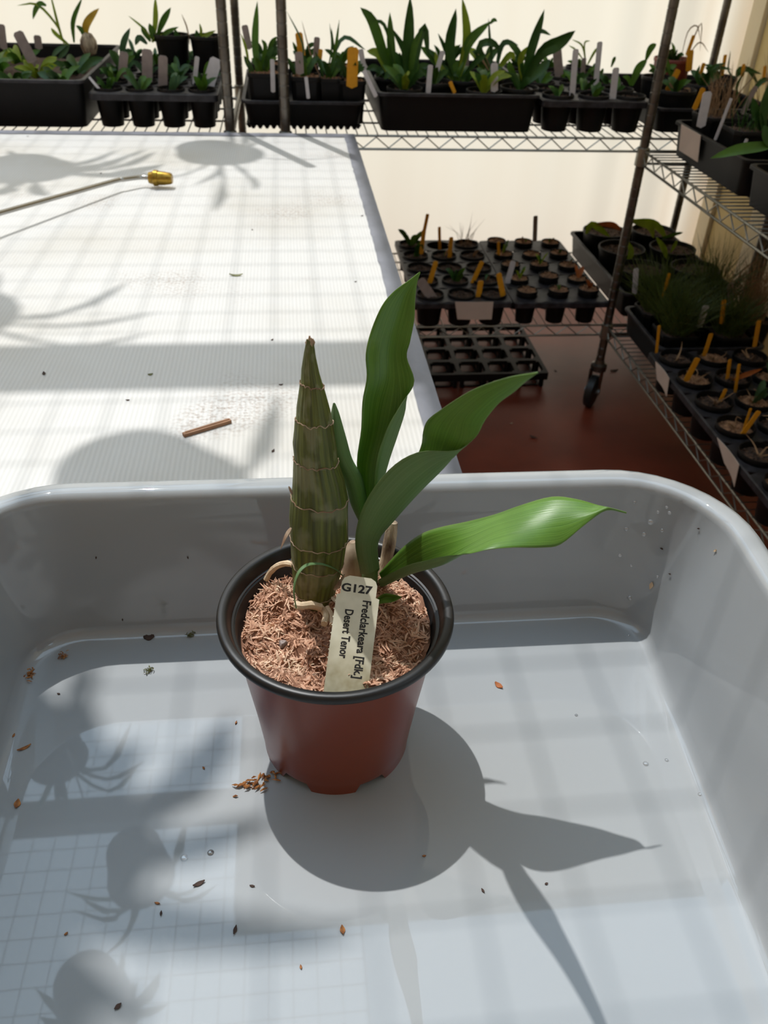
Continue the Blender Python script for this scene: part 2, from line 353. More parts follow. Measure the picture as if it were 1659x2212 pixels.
# ================================================================== TABLE
TZ = .7765; TX = .1615; TY = 2.13
tb = thing('work_table', 'long work table topped with white ribbed sheet and grey taped edge', 'table', (-.7, 1.0, 0))
def loc(o, p=tb): o.matrix_parent_inverse = Matrix.Translation(-V(p.location)); return o
b = MB(); b.box((-.69, 1.0, TZ-.006), (1.70, 2.25, .012)); loc(b.build('top_sheet', M['table'], tb, smooth=False))
def strip(x0, x1, y0, y1, n, ax):
    b = MB(); g = random.Random(int((x0+y0)*1000)); vs = []; fs = []
    for i in range(n+1):
        t = i/n
        for j in range(2):
            x = x0+(x1-x0)*(t if ax == 0 else j); y = y0+(y1-y0)*(t if ax == 1 else j)
            if j == 0 and ax == 1: x += g.uniform(-.0012, .0012)
            if j == 0 and ax == 0: y += g.uniform(-.0012, .0012)
            vs.append((x, y, TZ+.0008+g.uniform(0, .0007)))
    # wrapped outer edge
    for i in range(n+1):
        p = vs[2*i+1]; vs.append((p[0]+(.001 if ax == 1 else 0), p[1]+(.001 if ax == 0 else 0), TZ-.014))
    for i in range(n):
        fs.append((2*i, 2*i+2, 2*i+3, 2*i+1)); a = 2*(n+1)+i; fs.append((2*i+1, 2*i+3, a+1, a))
    b.add(vs, fs); return b
loc(strip(TX-.026, TX, -.12, TY, 120, 1).build('edge_tape', M['tape'], tb))
loc(strip(-1.54, TX, TY-.034, TY, 90, 0).build('edge_tape', M['tape'], tb))
b = MB()
for (c, d) in (((-.69, 2.08, TZ-.037), (1.66, .04, .05)), ((-.69, -.08, TZ-.037), (1.66, .04, .05)), ((.128, 1.0, TZ-.037), (.04, 2.1, .05)), ((-1.5, 1.0, TZ-.037), (.04, 2.1, .05)), ((-.69, 1.0, TZ-.037), (.04, 2.1, .05))): b.box(c, d)
loc(b.build('apron_frame', M['frame'], tb, smooth=False))
for x in (.125, -1.5):
    for y in (-.08, 2.08):
        b = MB(); b.box((x, y, (TZ-.062)/2), (.04, .04, TZ-.062)); loc(b.build('leg', M['frame'], tb, smooth=False))

# ================================================================== TUB
ZB = .781
tub = thing('grey_tub', 'large grey plastic tub with rounded corners on the white table', 'tub', (.04, .24, TZ+.0005))
def rquad(BL, BR, FR, FL, r, z, na=10, ns=8):
    cs = [V((*BL, 0)), V((*BR, 0)), V((*FR, 0)), V((*FL, 0))]; out = []
    arcs = []
    for i in range(4):
        p = cs[i]; a = (cs[i-1]-p).normalized(); c = (cs[(i+1) % 4]-p).normalized()
        ang = math.acos(max(-1, min(1, a.dot(c)))); t = r/math.tan(ang/2)
        cen = p+(a+c).normalized()*(r/math.sin(ang/2)); s = p+a*t-cen; e = p+c*t-cen
        a0 = math.atan2(s.y, s.x); a1 = math.atan2(e.y, e.x); dl = a1-a0
        while dl > math.pi: dl -= 2*math.pi
        while dl < -math.pi: dl += 2*math.pi
        arcs.append([cen+V((math.cos(a0+dl*k/na), math.sin(a0+dl*k/na), 0))*r for k in range(na+1)])
    for i in range(4):
        out += arcs[i]; q0 = arcs[i][-1]; q1 = arcs[(i+1) % 4][0]
        out += [q0.lerp(q1, k/ns) for k in range(1, ns)]
    return [V((p.x, p.y, z)) for p in out]
def st(t, z, r, extra=0):   # t: 0 bottom outline, 1 inner rim outline; extra: outwards offset
    A = ((-.198, .4585), (.262, .4555), (.226, .02), (-.19, .02)); B = ((-.222, .474), (.291, .4685), (.262, .0), (-.214, .0))
    q = [(A[i][0]+(B[i][0]-A[i][0])*t, A[i][1]+(B[i][1]-A[i][1])*t) for i in range(4)]
    q = [(x+(-extra if i in (0, 3) else extra), y+(extra if i in (0, 1) else -extra)) for i, (x, y) in enumerate(q)]
    return rquad(*q, r, z)
b = MB(); RH = .902
rings = [st(0, ZB, .030, -.012), st(0, ZB, .034, -.004), st(0, ZB+.0008, .036, -.001), st(0, ZB+.0035, .038, .0025), st(0.03, ZB+.008, .040, .004)]
for k in range(1, 7): rings.append(st(k/6, ZB+.008+(RH-.008-ZB-.008)*k/6, .042+.02*k/6, .004*(1-k/6)))
for ex, dz in ((.001, -.004), (.0035, -.0012), (.007, 0), (.013, 0), (.0168, -.0012), (.0192, -.0045), (.0196, -.012), (.0176, -.0145), (.0060, -.0105)):
    rings.append(st(1, RH+dz, .064+ex, ex))
for k in range(5, -1, -1): rings.append(st(k/6, ZB+.004+(RH-.016-ZB-.004)*k/6, .046+.02*k/6, .0075))
rings.append(st(0, TZ+.0028, .04, .0045)); rings.append(st(0, TZ+.0020, .038, .0))
b.loft(rings, capA=False, capB=True)
# floor of the tub, gently dished panel of quads
base = rings[0]; n0 = len(base); cen = sum(base, V())/n0
vs = [tuple(p) for p in base]; fs = []
lev = 6
for l in range(1, lev+1):
    vs += [tuple(p.lerp(cen, l/(lev+.6))) for p in base]
for l in range(lev):
    for k in range(n0):
        k2 = (k+1) % n0; fs.append((l*n0+k2, l*n0+k, (l+1)*n0+k, (l+1)*n0+k2))
fs.append(tuple(lev*n0+k for k in range(n0-1, -1, -1)))
b.add(vs, fs)
from mathutils.bvhtree import BVHTree
TUBB = BVHTree.FromPolygons([V(p) for p in b.v], b.f)
o = b.build('tub_shell', M['tub'], tub); o.matrix_parent_inverse = Matrix.Translation(-V(tub.location))

# ================================================================== MAIN POTTED ORCHID
PC = V((.019, .357, ZB))          # pot axis
plant = thing('potted_orchid', 'potted orchid with tall green pseudobulb and new leaves in red-brown pot inside the tub', 'potted plant', PC)
def P(o): o.matrix_parent_inverse = Matrix.Translation(-PC); return o
NP = 96
def feet(j, th, r, z):
    if j == 0:
        ph = (th/(2*math.pi)*6 + .28) % 1
        return (r, .0065 if ph < .38 else 0)
    return (r, z)
b = MB(); H = .116
b.lathe([(.0478, 0), (.0482, .008), (.0486, .0105), (.0494, .018), (.0520, .04), (.0562, .07), (.0598, .0985), (.0606, .1045), (.0610, .1050), (.0608, .1076)], NP, PC, fn=feet)
b.lathe([(.0462, .009), (.0478, .0066), (.0478, .0)], NP, PC, fn=lambda j, th, r, z: ((r, z) if j < 2 else feet(0, th, r, z)))
b.lathe([(.0005, .008), (.0462, .009)], NP, PC)
pot = P(b.build('pot', M['terracotta'], plant))
b = MB()
b.lathe([(.0604, H-.0085), (.0640, H-.0074), (.0686, H-.0062), (.0698, H-.0048), (.0700, H-.0028), (.0694, H-.0008), (.0682, H), (.0652, H-.0002), (.0640, H-.0012), (.0632, H-.003), (.0612, H-.0095), (.0596, H-.0102)], NP, PC)
b.build('rim', M['black'], pot)
b = MB(); b.lathe([(.0598, H-.0100), (.0582, H-.018), (.0577, H-.0185), (.0556, H-.034), (.0505, H-.065)], NP, PC)
b.build('inner_wall', M['black_in'], pot)

# ---- moss
from mathutils import noise as mn
def mossz(x, y):
    d = math.hypot(x, y)
    z = ZB+H-.017 + .008*mn.noise(V((x*34, y*34, 3.1))) + .006*mn.noise(V((x*95, y*95, 8.7))) + .0035*mn.noise(V((x*230, y*230, 1.7)))
    z += .006*math.exp(-((x+.028)**2+(y-.022)**2)/.0006) + .007*math.exp(-((x-.035)**2+(y-.018)**2)/.0005)
    z -= .010*math.exp(-((x+.006)**2+(y+.034)**2)/.00012) + .007*math.exp(-((x-.03)**2+(y+.033)**2)/.00012) + .006*math.exp(-((x+.008)**2+(y-.004)**2)/.0002)
    if d > .050: z -= (d-.050)*.55
    return z
b = MB(); NR = 26; NA = 84; vs = [(PC.x, PC.y, mossz(0, 0))]; sh = []
for i in range(1, NR+1):
    r = .0572*i/NR
    for k in range(NA):
        th = 2*math.pi*k/NA; x, y = r*math.cos(th), r*math.sin(th); vs.append((PC.x+x, PC.y+y, mossz(x, y)))
fs = [(0, 1+k, 1+(k+1) % NA) for k in range(NA)]
for i in range(NR-1):
    for k in range(NA):
        k2 = (k+1) % NA; fs.append((1+i*NA+k, 1+(i+1)*NA+k, 1+(i+1)*NA+k2, 1+i*NA+k2))
b.add(vs, fs, sh=.12)  # base disc coloured dark, shade painted into the gaps between strands
g = random.Random(11)
for i in range(11000):
    r = .0552*math.sqrt(g.random()); th = g.uniform(0, 6.283); x, y = r*math.cos(th), r*math.sin(th)
    z = mossz(x, y)-.0006
    cl = mn.noise(V((x*60, y*60, 5))); c2 = mn.noise(V((x*170, y*170, 9)))
    a = cl*7+c2*5+g.gauss(0, .8); el = g.gauss(.35, .5); ln = g.uniform(.0018, .0042)*(1.5 if g.random() < .12 else 1)
    d = V((math.cos(a)*math.cos(el), math.sin(a)*math.cos(el), math.sin(el))); cv = V((g.gauss(0, 1), g.gauss(0, 1), g.gauss(-.5, .6)))
    p0 = V((PC.x+x, PC.y+y, z)); w_ = g.uniform(.00035, .0010)
    pts = [p0, p0+d*ln*.3+cv*ln*.08, p0+d*ln*.65+cv*ln*.3, p0+d*ln*.9+cv*ln*.75]
    for p_ in pts:
        q_ = V((p_.x-PC.x, p_.y-PC.y, 0))
        if q_.length > .0560: q_ = q_.normalized()*.0560; p_.x = PC.x+q_.x; p_.y = PC.y+q_.y
    s_ = min(1, max(0, .56+cl*.45+c2*.2+g.gauss(0, .15)))
    b.tube(pts, [w_*.6, w_, w_*.9, w_*.3], n=3, caps=False, flat=.6, sh=s_)
o = P(b.build('sphagnum_moss', M['moss'], plant)); o['kind'] = 'stuff'

# ---- leaves lofted from measured cross-sections
def cr(p0, p1, p2, p3, t):
    return ((p1*2)+(p2-p0)*t+(p0*2-p1*5+p2*4-p3)*t*t+(p1*3-p0-p2*3+p3)*t*t*t)*.5
def spline(pts, n):
    q = [pts[0]*2-pts[1]]+list(pts)+[pts[-1]*2-pts[-2]]; out = []
    m = len(pts)-1
    for i in range(n+1):
        s = i/n*m; k = min(int(s), m-1); out.append(cr(q[k], q[k+1], q[k+2], q[k+3], s-k))
    return out
def grid_leaf(name, stations, nl=44, nc=14, thick=.0007, flip=False, parent=plant, mats=None):
    # stations: list of rows, each 5 world points (or 3, expanded)
    rows = []
    for r in stations:
        if len(r) == 3: r = [r[0], (r[0]+r[1])*.5, r[1], (r[1]+r[2])*.5, r[2]]
        rows.append(r)
    cols = [spline([r[k] for r in rows], nl) for k in range(5)]
    G = [spline([cols[k][i] for k in range(5)], nc) for i in range(nl+1)]
    b = MB(); nv = nc+1; N = []
    for i in range(nl+1):
        row = []
        for j in range(nv):
            du = G[min(i+1, nl)][j]-G[max(i-1, 0)][j]; dv = G[i][min(j+1, nc)]-G[i][max(j-1, 0)]
            n = dv.cross(du); n = n.normalized() if n.length > 1e-12 else (N[-1][j] if N else V((0, -1, 0)))
            row.append(n)
        N.append(row)
    sg = -1 if flip else 1
    top = [G[i][j]+N[i][j]*(sg*thick*.5*(1-abs(2*j/nc-1)**4*.8)) for i in range(nl+1) for j in range(nv)]
    bot = [G[i][j]-N[i][j]*(sg*thick*.5*(1-abs(2*j/nc-1)**4*.8)) for i in range(nl+1) for j in range(nv)]
    fs = []; K = (nl+1)*nv
    for i in range(nl):
        for j in range(nc):
            a = i*nv+j; fs.append((a, a+1, a+nv+1, a+nv))
    nt = len(fs)
    for i in range(nl):
        for j in range(nc):
            a = K+i*nv+j; fs.append((a+1, a, a+nv, a+nv+1))
    for i in range(nl):
        for j, s in ((0, 1), (nc, -1)):
            a = i*nv+j; q = (a, a+nv, K+a+nv, K+a); fs.append(q if s > 0 else q[::-1])
    me = bpy.data.meshes.new(name); me.from_pydata([tuple(p) for p in top+bot], [], fs)
    for m in (mats or (M['leaf_top'], M['leaf_back'])): me.materials.append(m)
    me.polygons.foreach_set('material_index', [0]*nt+[1]*(len(fs)-nt)); me.polygons.foreach_set('use_smooth', [True]*len(fs))
    uvl = me.uv_layers.new(name='UVMap')
    for lp in me.loops:
        k = lp.vertex_index % K; uvl.data[lp.index].uv = ((k % nv)/nc, (k//nv)/nl)
    me.update(); return P(put(name, me, parent)) if parent is plant else put(name, me, parent)
def S(y, *pts): return [on_y(u, v, y+(d[0] if d else 0)) for (u, v, *d) in pts]

SX, SY = .0415, .386              # foot of the new shoot
grid_leaf('leaf', [   # tall rear leaf
    S(.386, (788,1120,-.002), (792,1124,.001), (798,1126,.002), (806,1122,.001), (809,1116,-.003)),
    S(.390, (771,1012,-.003), (782,1014,.002), (800,1016,.003), (837,1006,.0), (811,1013,-.007)),
    S(.396, (780,929,-.003), (797,931,.002), (817,933,.004), (859,938,.001), (834,932,-.008)),
    S(.400, (783,867,-.003), (803,868,.002), (829,871,.004), (874,880,.001), (866,874,-.006)),
    S(.404, (792,815,-.003), (815,815,.001), (842,818,.003), (870,822,.001), (895,826,-.003)),
    S(.408, (790,765,-.006), (815,767,.0), (842,769,.003), (862,770,.002), (879,772,-.001)),
    S(.411, (801,716,-.003), (825,719,.0), (848,724,.002), (868,730,.001), (886,738,-.002)),
    S(.415, (824,662,-.002), (843,667,.0), (862,673,.002), (880,681,.001), (895,691,-.002)),
    S(.418, (850,630,-.001), (863,633,.0), (875,638,.001), (887,642,.0), (897,648,-.001)),
    S(.4195, (882,606), (887,607), (892,608), (897,610), (901,612)),
    S(.42, (905,588), (906,587.5), (907,587), (907.5,588), (908,589))])
grid_leaf('leaf', [   # broad channelled leaf arching forward to the right
    S(.383, (808,1238,.004), (815,1236,.003), (818,1228,-.001), (798,1238,-.005), (779,1240,-.002)),
    S(.379, (808,1160,.012), (814,1162,.007), (815,1172,0), (790,1172,-.006), (767,1166,-.006)),
    S(.372, (838,1092,.013), (850,1104,.008), (853,1122,0), (818,1106,-.006), (787,1089,-.006)),
    S(.361, (877,1032,.014), (897,1048,.008), (905,1064,0), (872,1042,-.006), (839,1016,-.006)),
    S(.349, (908,968,.014), (940,996,.008), (955,1014,0), (932,996,-.005), (902,977,-.006)),
    S(.337, (914,932,.012), (955,958,.008), (986,977,0), (987,976,-.002), (984,973,-.005)),
    S(.327, (924,907,.010), (965,928,.007), (1004,946,.002), (1016,949,.0), (1027,945,-.003)),
    S(.316, (955,883,.006), (985,895,.004), (1012,904,.001), (1031,908,.0), (1048,908,-.002)),
    S(.301, (1011,847,.004), (1031,855,.002), (1050,863,.0), (1065,869,.0), (1078,871,-.001)),
    S(.285, (1061,826,.003), (1075,832,.001), (1087,838,.0), (1099,844,.0), (1110,847,-.001)),
    S(.270, (1110,812,.001), (1116,815), (1122,819), (1128,823), (1134,826)),
    S(.258, (1161,804), (1161.5,804.5), (1162,805), (1161.5,805.5), (1161,806))], flip=False)
grid_leaf('leaf', [   # low leaf reaching right
    S(.384, (819,1238,.003), (824,1250,.002), (824,1268,0), (820,1262,-.003), (817,1252,-.003)),
    S(.367, (864,1188,.012), (878,1212,.006), (886,1240,0), (882,1232,-.004), (878,1222,-.005)),
    S(.355, (905,1156,.014), (920,1188,.006), (932,1226,-.002), (928,1218,-.006), (924,1210,-.006)),
    S(.345, (946,1140,.016), (960,1174,.006), (967,1213,-.004), (965,1208,-.008), (962,1201,-.007)),
    S(.338, (1011,1126,.017), (1012,1158,.005), (1016,1184,-.006), (1014,1192,-.012), (1010,1197,-.015)),
    S(.336, (1069,1111,.017), (1064,1136,.006), (1061,1160,-.005), (1059,1174,-.012), (1057,1187,-.017)),
    S(.335, (1126,1091,.016), (1120,1118,.006), (1116,1142,-.003), (1113,1163,-.010), (1110,1183,-.016)),
    S(.334, (1192,1073,.014), (1186,1103,.005), (1181,1130,-.002), (1176,1157,-.008), (1171,1183,-.013)),
    S(.333, (1245,1078,.010), (1237,1100,.004), (1229,1122,-.001), (1220,1150,-.006), (1211,1176,-.010)),
    S(.333, (1292,1091,.005), (1285,1101,.002), (1278,1110,-.001), (1270,1122,-.003), (1262,1135,-.005)),
    S(.333, (1316,1096), (1315,1097.5), (1313,1099), (1311,1101), (1309,1103)),
    S(.333, (1353,1106), (1353,1107), (1353,1108), (1352.5,1108.5), (1352,1109))])
grid_leaf('leaf', [   # short pointed leaf beside the bulb, seen from its back
    S(.386, (777,1130,.002), (782,1132,0), (788,1130,-.001), (794,1122,0), (797,1112,.003)),
    S(.384, (758,1090,.003), (766,1088,0), (775,1086,-.001), (784,1080,0), (791,1069,.003)),
    S(.384, (744,1042,.003), (753,1040,0), (762,1038,-.001), (772,1034,0), (781,1028,.003)),
    S(.385, (717,992,.003), (728,992,0), (739,992,-.001), (750,992,0), (761,991,.003)),
    S(.387, (711,950,.003), (720,950,0), (729,949,-.001), (739,948,0), (748,946,.003)),
    S(.389, (714,900,.002), (719,900,0), (724,899,-.001), (729,898,0), (734,897,.002)),
    S(.390, (719,872), (720.5,871), (722,870), (723.5,871), (725,873))], flip=True)
arch = [(744,1249,.375), (733,1236,.369), (718,1226,.363), (692,1218,.356), (664,1220,.350), (646,1235,.346), (637,1258,.343), (635,1283,.341), (640,1314,.339)]
wid = [.0019, .0021, .0022, .0021, .002, .0019, .0017, .0013, .0002]
grid_leaf('leaf', [[on_y(u, v, y)+V((-.35, -.5, .6)).normalized()*0+d*wid[i] for d in (V((.25, -.75, .2))*-1, V((.0, 0, 0)), V((.25, -.75, .2)))] for i, (u, v, y) in enumerate(arch)], nl=30, nc=6, flip=False)
grid_leaf('leaf', [   # tiny leaf to the right of the tag
    S(.362, (806,1300), (808,1303,.002), (812,1306)), S(.360, (828,1283,.003), (829,1291,.004), (831,1303)),
    S(.358, (850,1284,.003), (850,1291,.004), (850,1300)), S(.357, (867,1289), (867,1290), (867,1291))], nl=14, nc=6)
# stem sheath
def path(pts): return [on_y(u, v, y) for u, v, y in pts]
b = MB(); b.tube(spline(path([(797,1268,.386), (799,1240,.386), (799,1205,.387), (798,1165,.388), (797,1125,.388)]), 10), [.0068, .0066, .0064, .0062, .006, .0058, .0056, .0052, .0046, .004, .003], n=14, flat=.8); P(b.build('shoot_sheath', M['leaf_back'], plant))
b = MB(); b.tube(spline(path([(770,1275,.392), (766,1235,.394), (764,1195,.396), (762,1170,.397)]), 8), [.0075, .008, .0082, .008, .0076, .007, .006, .0045, .002], n=12); P(b.build('bud_scale', M['husk'], plant))
b = MB(); b.tube(spline(path([(828,1262,.404), (832,1225,.406), (840,1180,.408), (849,1128,.411)]), 12), [.0048, .005, .0052, .005, .0047, .0043, .004, .0041, .0043, .0042, .004, .0036, .003], n=10); P(b.build('old_cane', M['bark'], plant))

# ---- pseudobulb
BY = .376
prof = [(738, 662, 678), (750, 660, 680), (765, 657, 682), (802, 651, 690), (830, 650, 698), (834, 648, 700), (883, 641, 713), (906, 640, 718), (911, 637, 719), (960, 633, 726), (992, 636, 730), (997, 634, 731), (1030, 633, 742), (1072, 631, 751), (1078, 628, 751), (1120, 625, 751), (1165, 628, 751), (1171, 628, 748), (1212, 631, 742), (1217, 631, 740), (1250, 633, 732), (1276, 637, 724), (1281, 639, 721), (1300, 648, 710), (1312, 658, 700)]
bb = MB(); NB = 84; rings = []
def bulb_ring(v, a, c, lift=0.0, nn=NB, wave=0.0, seed=0):
    L_ = on_y(a, v, BY); Rr = on_y(c, v, BY); cen = (L_+Rr)*.5; r = (Rr-L_).length*.5+lift; out = []
    for k in range(nn):
        th = 2*math.pi*k/nn
        rib = .00035*mn.noise(V((math.cos(th)*9, math.sin(th)*9, v*.006)))+.00022*math.sin(th*27+math.sin(v*.02)*2)
        dz = -.0016*math.cos(th-.6)*1.0
        if wave: dz += wave*mn.noise(V((math.cos(th)*5+seed, math.sin(th)*5, seed*1.7)))
        rr = r+rib*min(1, r/.012)
        out.append(V((cen.x+rr*math.cos(th), cen.y+rr*math.sin(th)*.92, cen.z+dz)))
    return out, r
rs = [bulb_ring(*p)[0] for p in prof]
bb.loft(rs, capA=True)
me = bb.mesh('pseudobulb', M['bulb'])
uvl = me.uv_layers.new(name='UVMap')
for poly in me.polygons:
    ks = [me.loops[i].vertex_index % NB for i in poly.loop_indices]; wrap = max(ks)-min(ks) > NB/2
    for i, k in zip(poly.loop_indices, ks):
        uvl.data[i].uv = ((k+NB if wrap and k < NB/2 else k)/NB, (me.loops[i].vertex_index//NB)/len(prof)*2)
bulb = P(put('pseudobulb', me, plant))
def prof_at(v):
    for i in range(len(prof)-1):
        if prof[i][0] <= v <= prof[i+1][0]:
            t = (v-prof[i][0])/(prof[i+1][0]-prof[i][0]); return [prof[i][k]+(prof[i+1][k]-prof[i][k])*t for k in (1, 2)]
for i, v in enumerate((832, 908, 994, 1075, 1162, 1214, 1278)):
    a, c = prof_at(v); pts, _ = bulb_ring(v, a, c, .0003, 64, .0022, i*3.3)
    b = MB(); pts = pts+[pts[0], pts[1]]; b.tube(pts, [.00028+.00022*abs(mn.noise(V((k*.7, i, 2)))) for k in range(len(pts))], n=5, caps=False)
    b.build('node_ring', M['husk'], bulb)
b = MB()      # dry tip of the bulb
for k in range(4):
    a = k*1.7; p0 = on_y(670, 746, BY)+V((math.cos(a)*.0012, math.sin(a)*.0012, 0))
    b.tube([p0, p0+V((math.cos(a)*.0004, 0, .0015)), p0+V((0, 0, .0035+.001*(k % 2)))], [.0009, .0010, .0004], n=5)
b.build('dry_tip', M['husk'], bulb)
# torn sheath shards at the bulb
for pts, rr in (((( 629,1140,.362), (618,1158,.359), (606,1186,.357)), .0012), (((632,1066,.366), (626,1056,.365), (623,1052,.364)), .0016), (((745,1080,.372), (748,1120,.371), (750,1165,.371)), .0012), (((722,1275,.362), (735,1258,.366), (744,1240,.372)), .0016), (((716,1290,.358), (728,1300,.356), (736,1312,.352)), .0016)):
    b = MB(); b.tube(spline(path(pts), 6), [rr*.5, rr, rr*1.1, rr, rr*.8, rr*.5, rr*.15], n=5, flat=.3); P(b.build('dry_sheath', M['husk'], plant))
for pts, rr in ((((575,1252,.392), (584,1236,.392), (600,1222,.390), (622,1217,.387), (640,1224,.384)), .0021), (((636,1306,.348), (650,1309,.347), (672,1307,.350), (694,1313,.350)), .0026), (((694,1313,.352), (704,1330,.346), (700,1348,.338)), .0022), (((706,1312,.352), (716,1330,.346), (718,1350,.338)), .0018)):
    b = MB(); q = spline(path(pts), 12); b.tube(q, [rr*(.85+.25*abs(mn.noise(V((i*.6, rr*900, 0))))) for i in range(len(q))], n=8); P(b.build('root', M['root'], plant))
p0 = on_z(611, 1391, ZB+H-.015); b = MB(); b.lathe([(.0002, .0022), (.0016, .0021), (.0024, .0012), (.0024, -.001)], 10, p0, fn=lambda j, th, r, z: (r*(1+.2*math.sin(th*3+1)), z)); P(b.build('perlite_grain', M['grey_tag'], plant))

# ---- plant tag leaning in the pot
tg = thing('plant_tag', 'cream plant tag printed G127 leaning in the red-brown orchid pot', 'tag', PC+V((.006, -.05, H-.02)))
bl = on_y(703, 1465, .309); br = on_y(798, 1465, .309); tl = on_y(737, 1245, .350); trr = on_y(820, 1248, .350)
mid_b = (bl+br)*.5; mid_t = (tl+trr)*.5
ex = (br-bl).normalized(); ey = (mid_t-mid_b); LT = ey.length; ey = (ey-ex*ey.dot(ex)).normalized(); ez = ex.cross(ey)
WT = (br-bl).length
TM = Matrix(((ex.x, ey.x, ez.x, mid_b.x), (ex.y, ey.y, ez.y, mid_b.y), (ex.z, ey.z, ez.z, mid_b.z), (0, 0, 0, 1)))
sk = (mid_t-mid_b).dot(ex)/LT     # lean of the long axis inside the tag plane
rot = Matrix.Rotation(-math.atan2((mid_t-mid_b).dot(ex), (mid_t-mid_b).dot(ey)), 4, 'Z'); TM = TM @ rot
hw = WT*.5; hn = hw*.83; y1 = LT*.80
out = [(-hw, -.012), (hw, -.012), (hw, y1), (hn, y1+.0006), (hn, LT-.004), (hn-.0012, LT-.0015), (hn-.004, LT), (-hn+.004, LT), (-hn+.0012, LT-.0015), (-hn, LT-.004), (-hn, y1+.0006), (-hw, y1)]
b = MB(); nn = len(out)
b.add([(x, y, .0004) for x, y in out]+[(x, y, -.0004) for x, y in out], [tuple(range(nn)), tuple(range(2*nn-1, nn-1, -1))]+[(i, i+nn, (i+1) % nn+nn, (i+1) % nn) for i in range(nn)])
for k in range(9):       # perforation nubs on the torn left edge
    yy = y1*(.12+.1*k); b.box((-hw-.0002, yy, 0), (.0007, .0007, .0007))
TI = tg.matrix_world.copy()
def T(o, m=None):
    o.parent = tg; o.matrix_parent_inverse = Matrix.Translation(-V(tg.location)); o.matrix_basis = TM if m is None else TM @ m; return o
T(b.build('tag_plate', M['paper'], None, smooth=False))
def text_mesh(body, size, bold, sx=1.0):
    cu = bpy.data.curves.new('txt', 'FONT'); cu.body = body; cu.size = size; cu.offset = bold; cu.extrude = .00004; cu.align_x = 'LEFT'; cu.resolution_u = 3
    ob = bpy.data.objects.new('txt', cu); COL.objects.link(ob); dg = bpy.context.evaluated_depsgraph_get()
    me = bpy.data.meshes.new_from_object(ob.evaluated_get(dg)); bpy.data.objects.remove(ob); bpy.data.curves.remove(cu)
    xs = [v.co.x for v in me.vertices]; ys = [v.co.y for v in me.vertices]
    for v in me.vertices: v.co.x = (v.co.x-min(xs))*sx; v.co.y -= 0
    me.materials.clear(); me.materials.append(M['ink']); return me, (max(xs)-min(xs))*sx, max(ys)
def lettering(body, x, y, height, width, rotz, bold, name='lettering'):
    me, w0, h0 = text_mesh(body, 1.0, 0, 1.0); bpy.data.meshes.remove(me)
    size = height/h0; me, w1, h1 = text_mesh(body, size, bold*size, 1.0); s = width/w1
    o = put(name, me); T(o, Matrix.Translation((x, y, .00046)) @ Matrix.Rotation(rotz, 4, 'Z') @ Matrix.Diagonal((s, 1, 1, 1))); return o
lettering('G127', -hn*.98, LT*.842, LT*.076, WT*.72, 0, .034)
lettering('Fredclarkeara [Fdk.]', hw*.26, y1*.965, LT*.080, y1*.955, -math.pi/2, .028)
lettering('Desert Tenor', -hw*.50, y1*.83, LT*.080, y1*.60, -math.pi/2, .028)

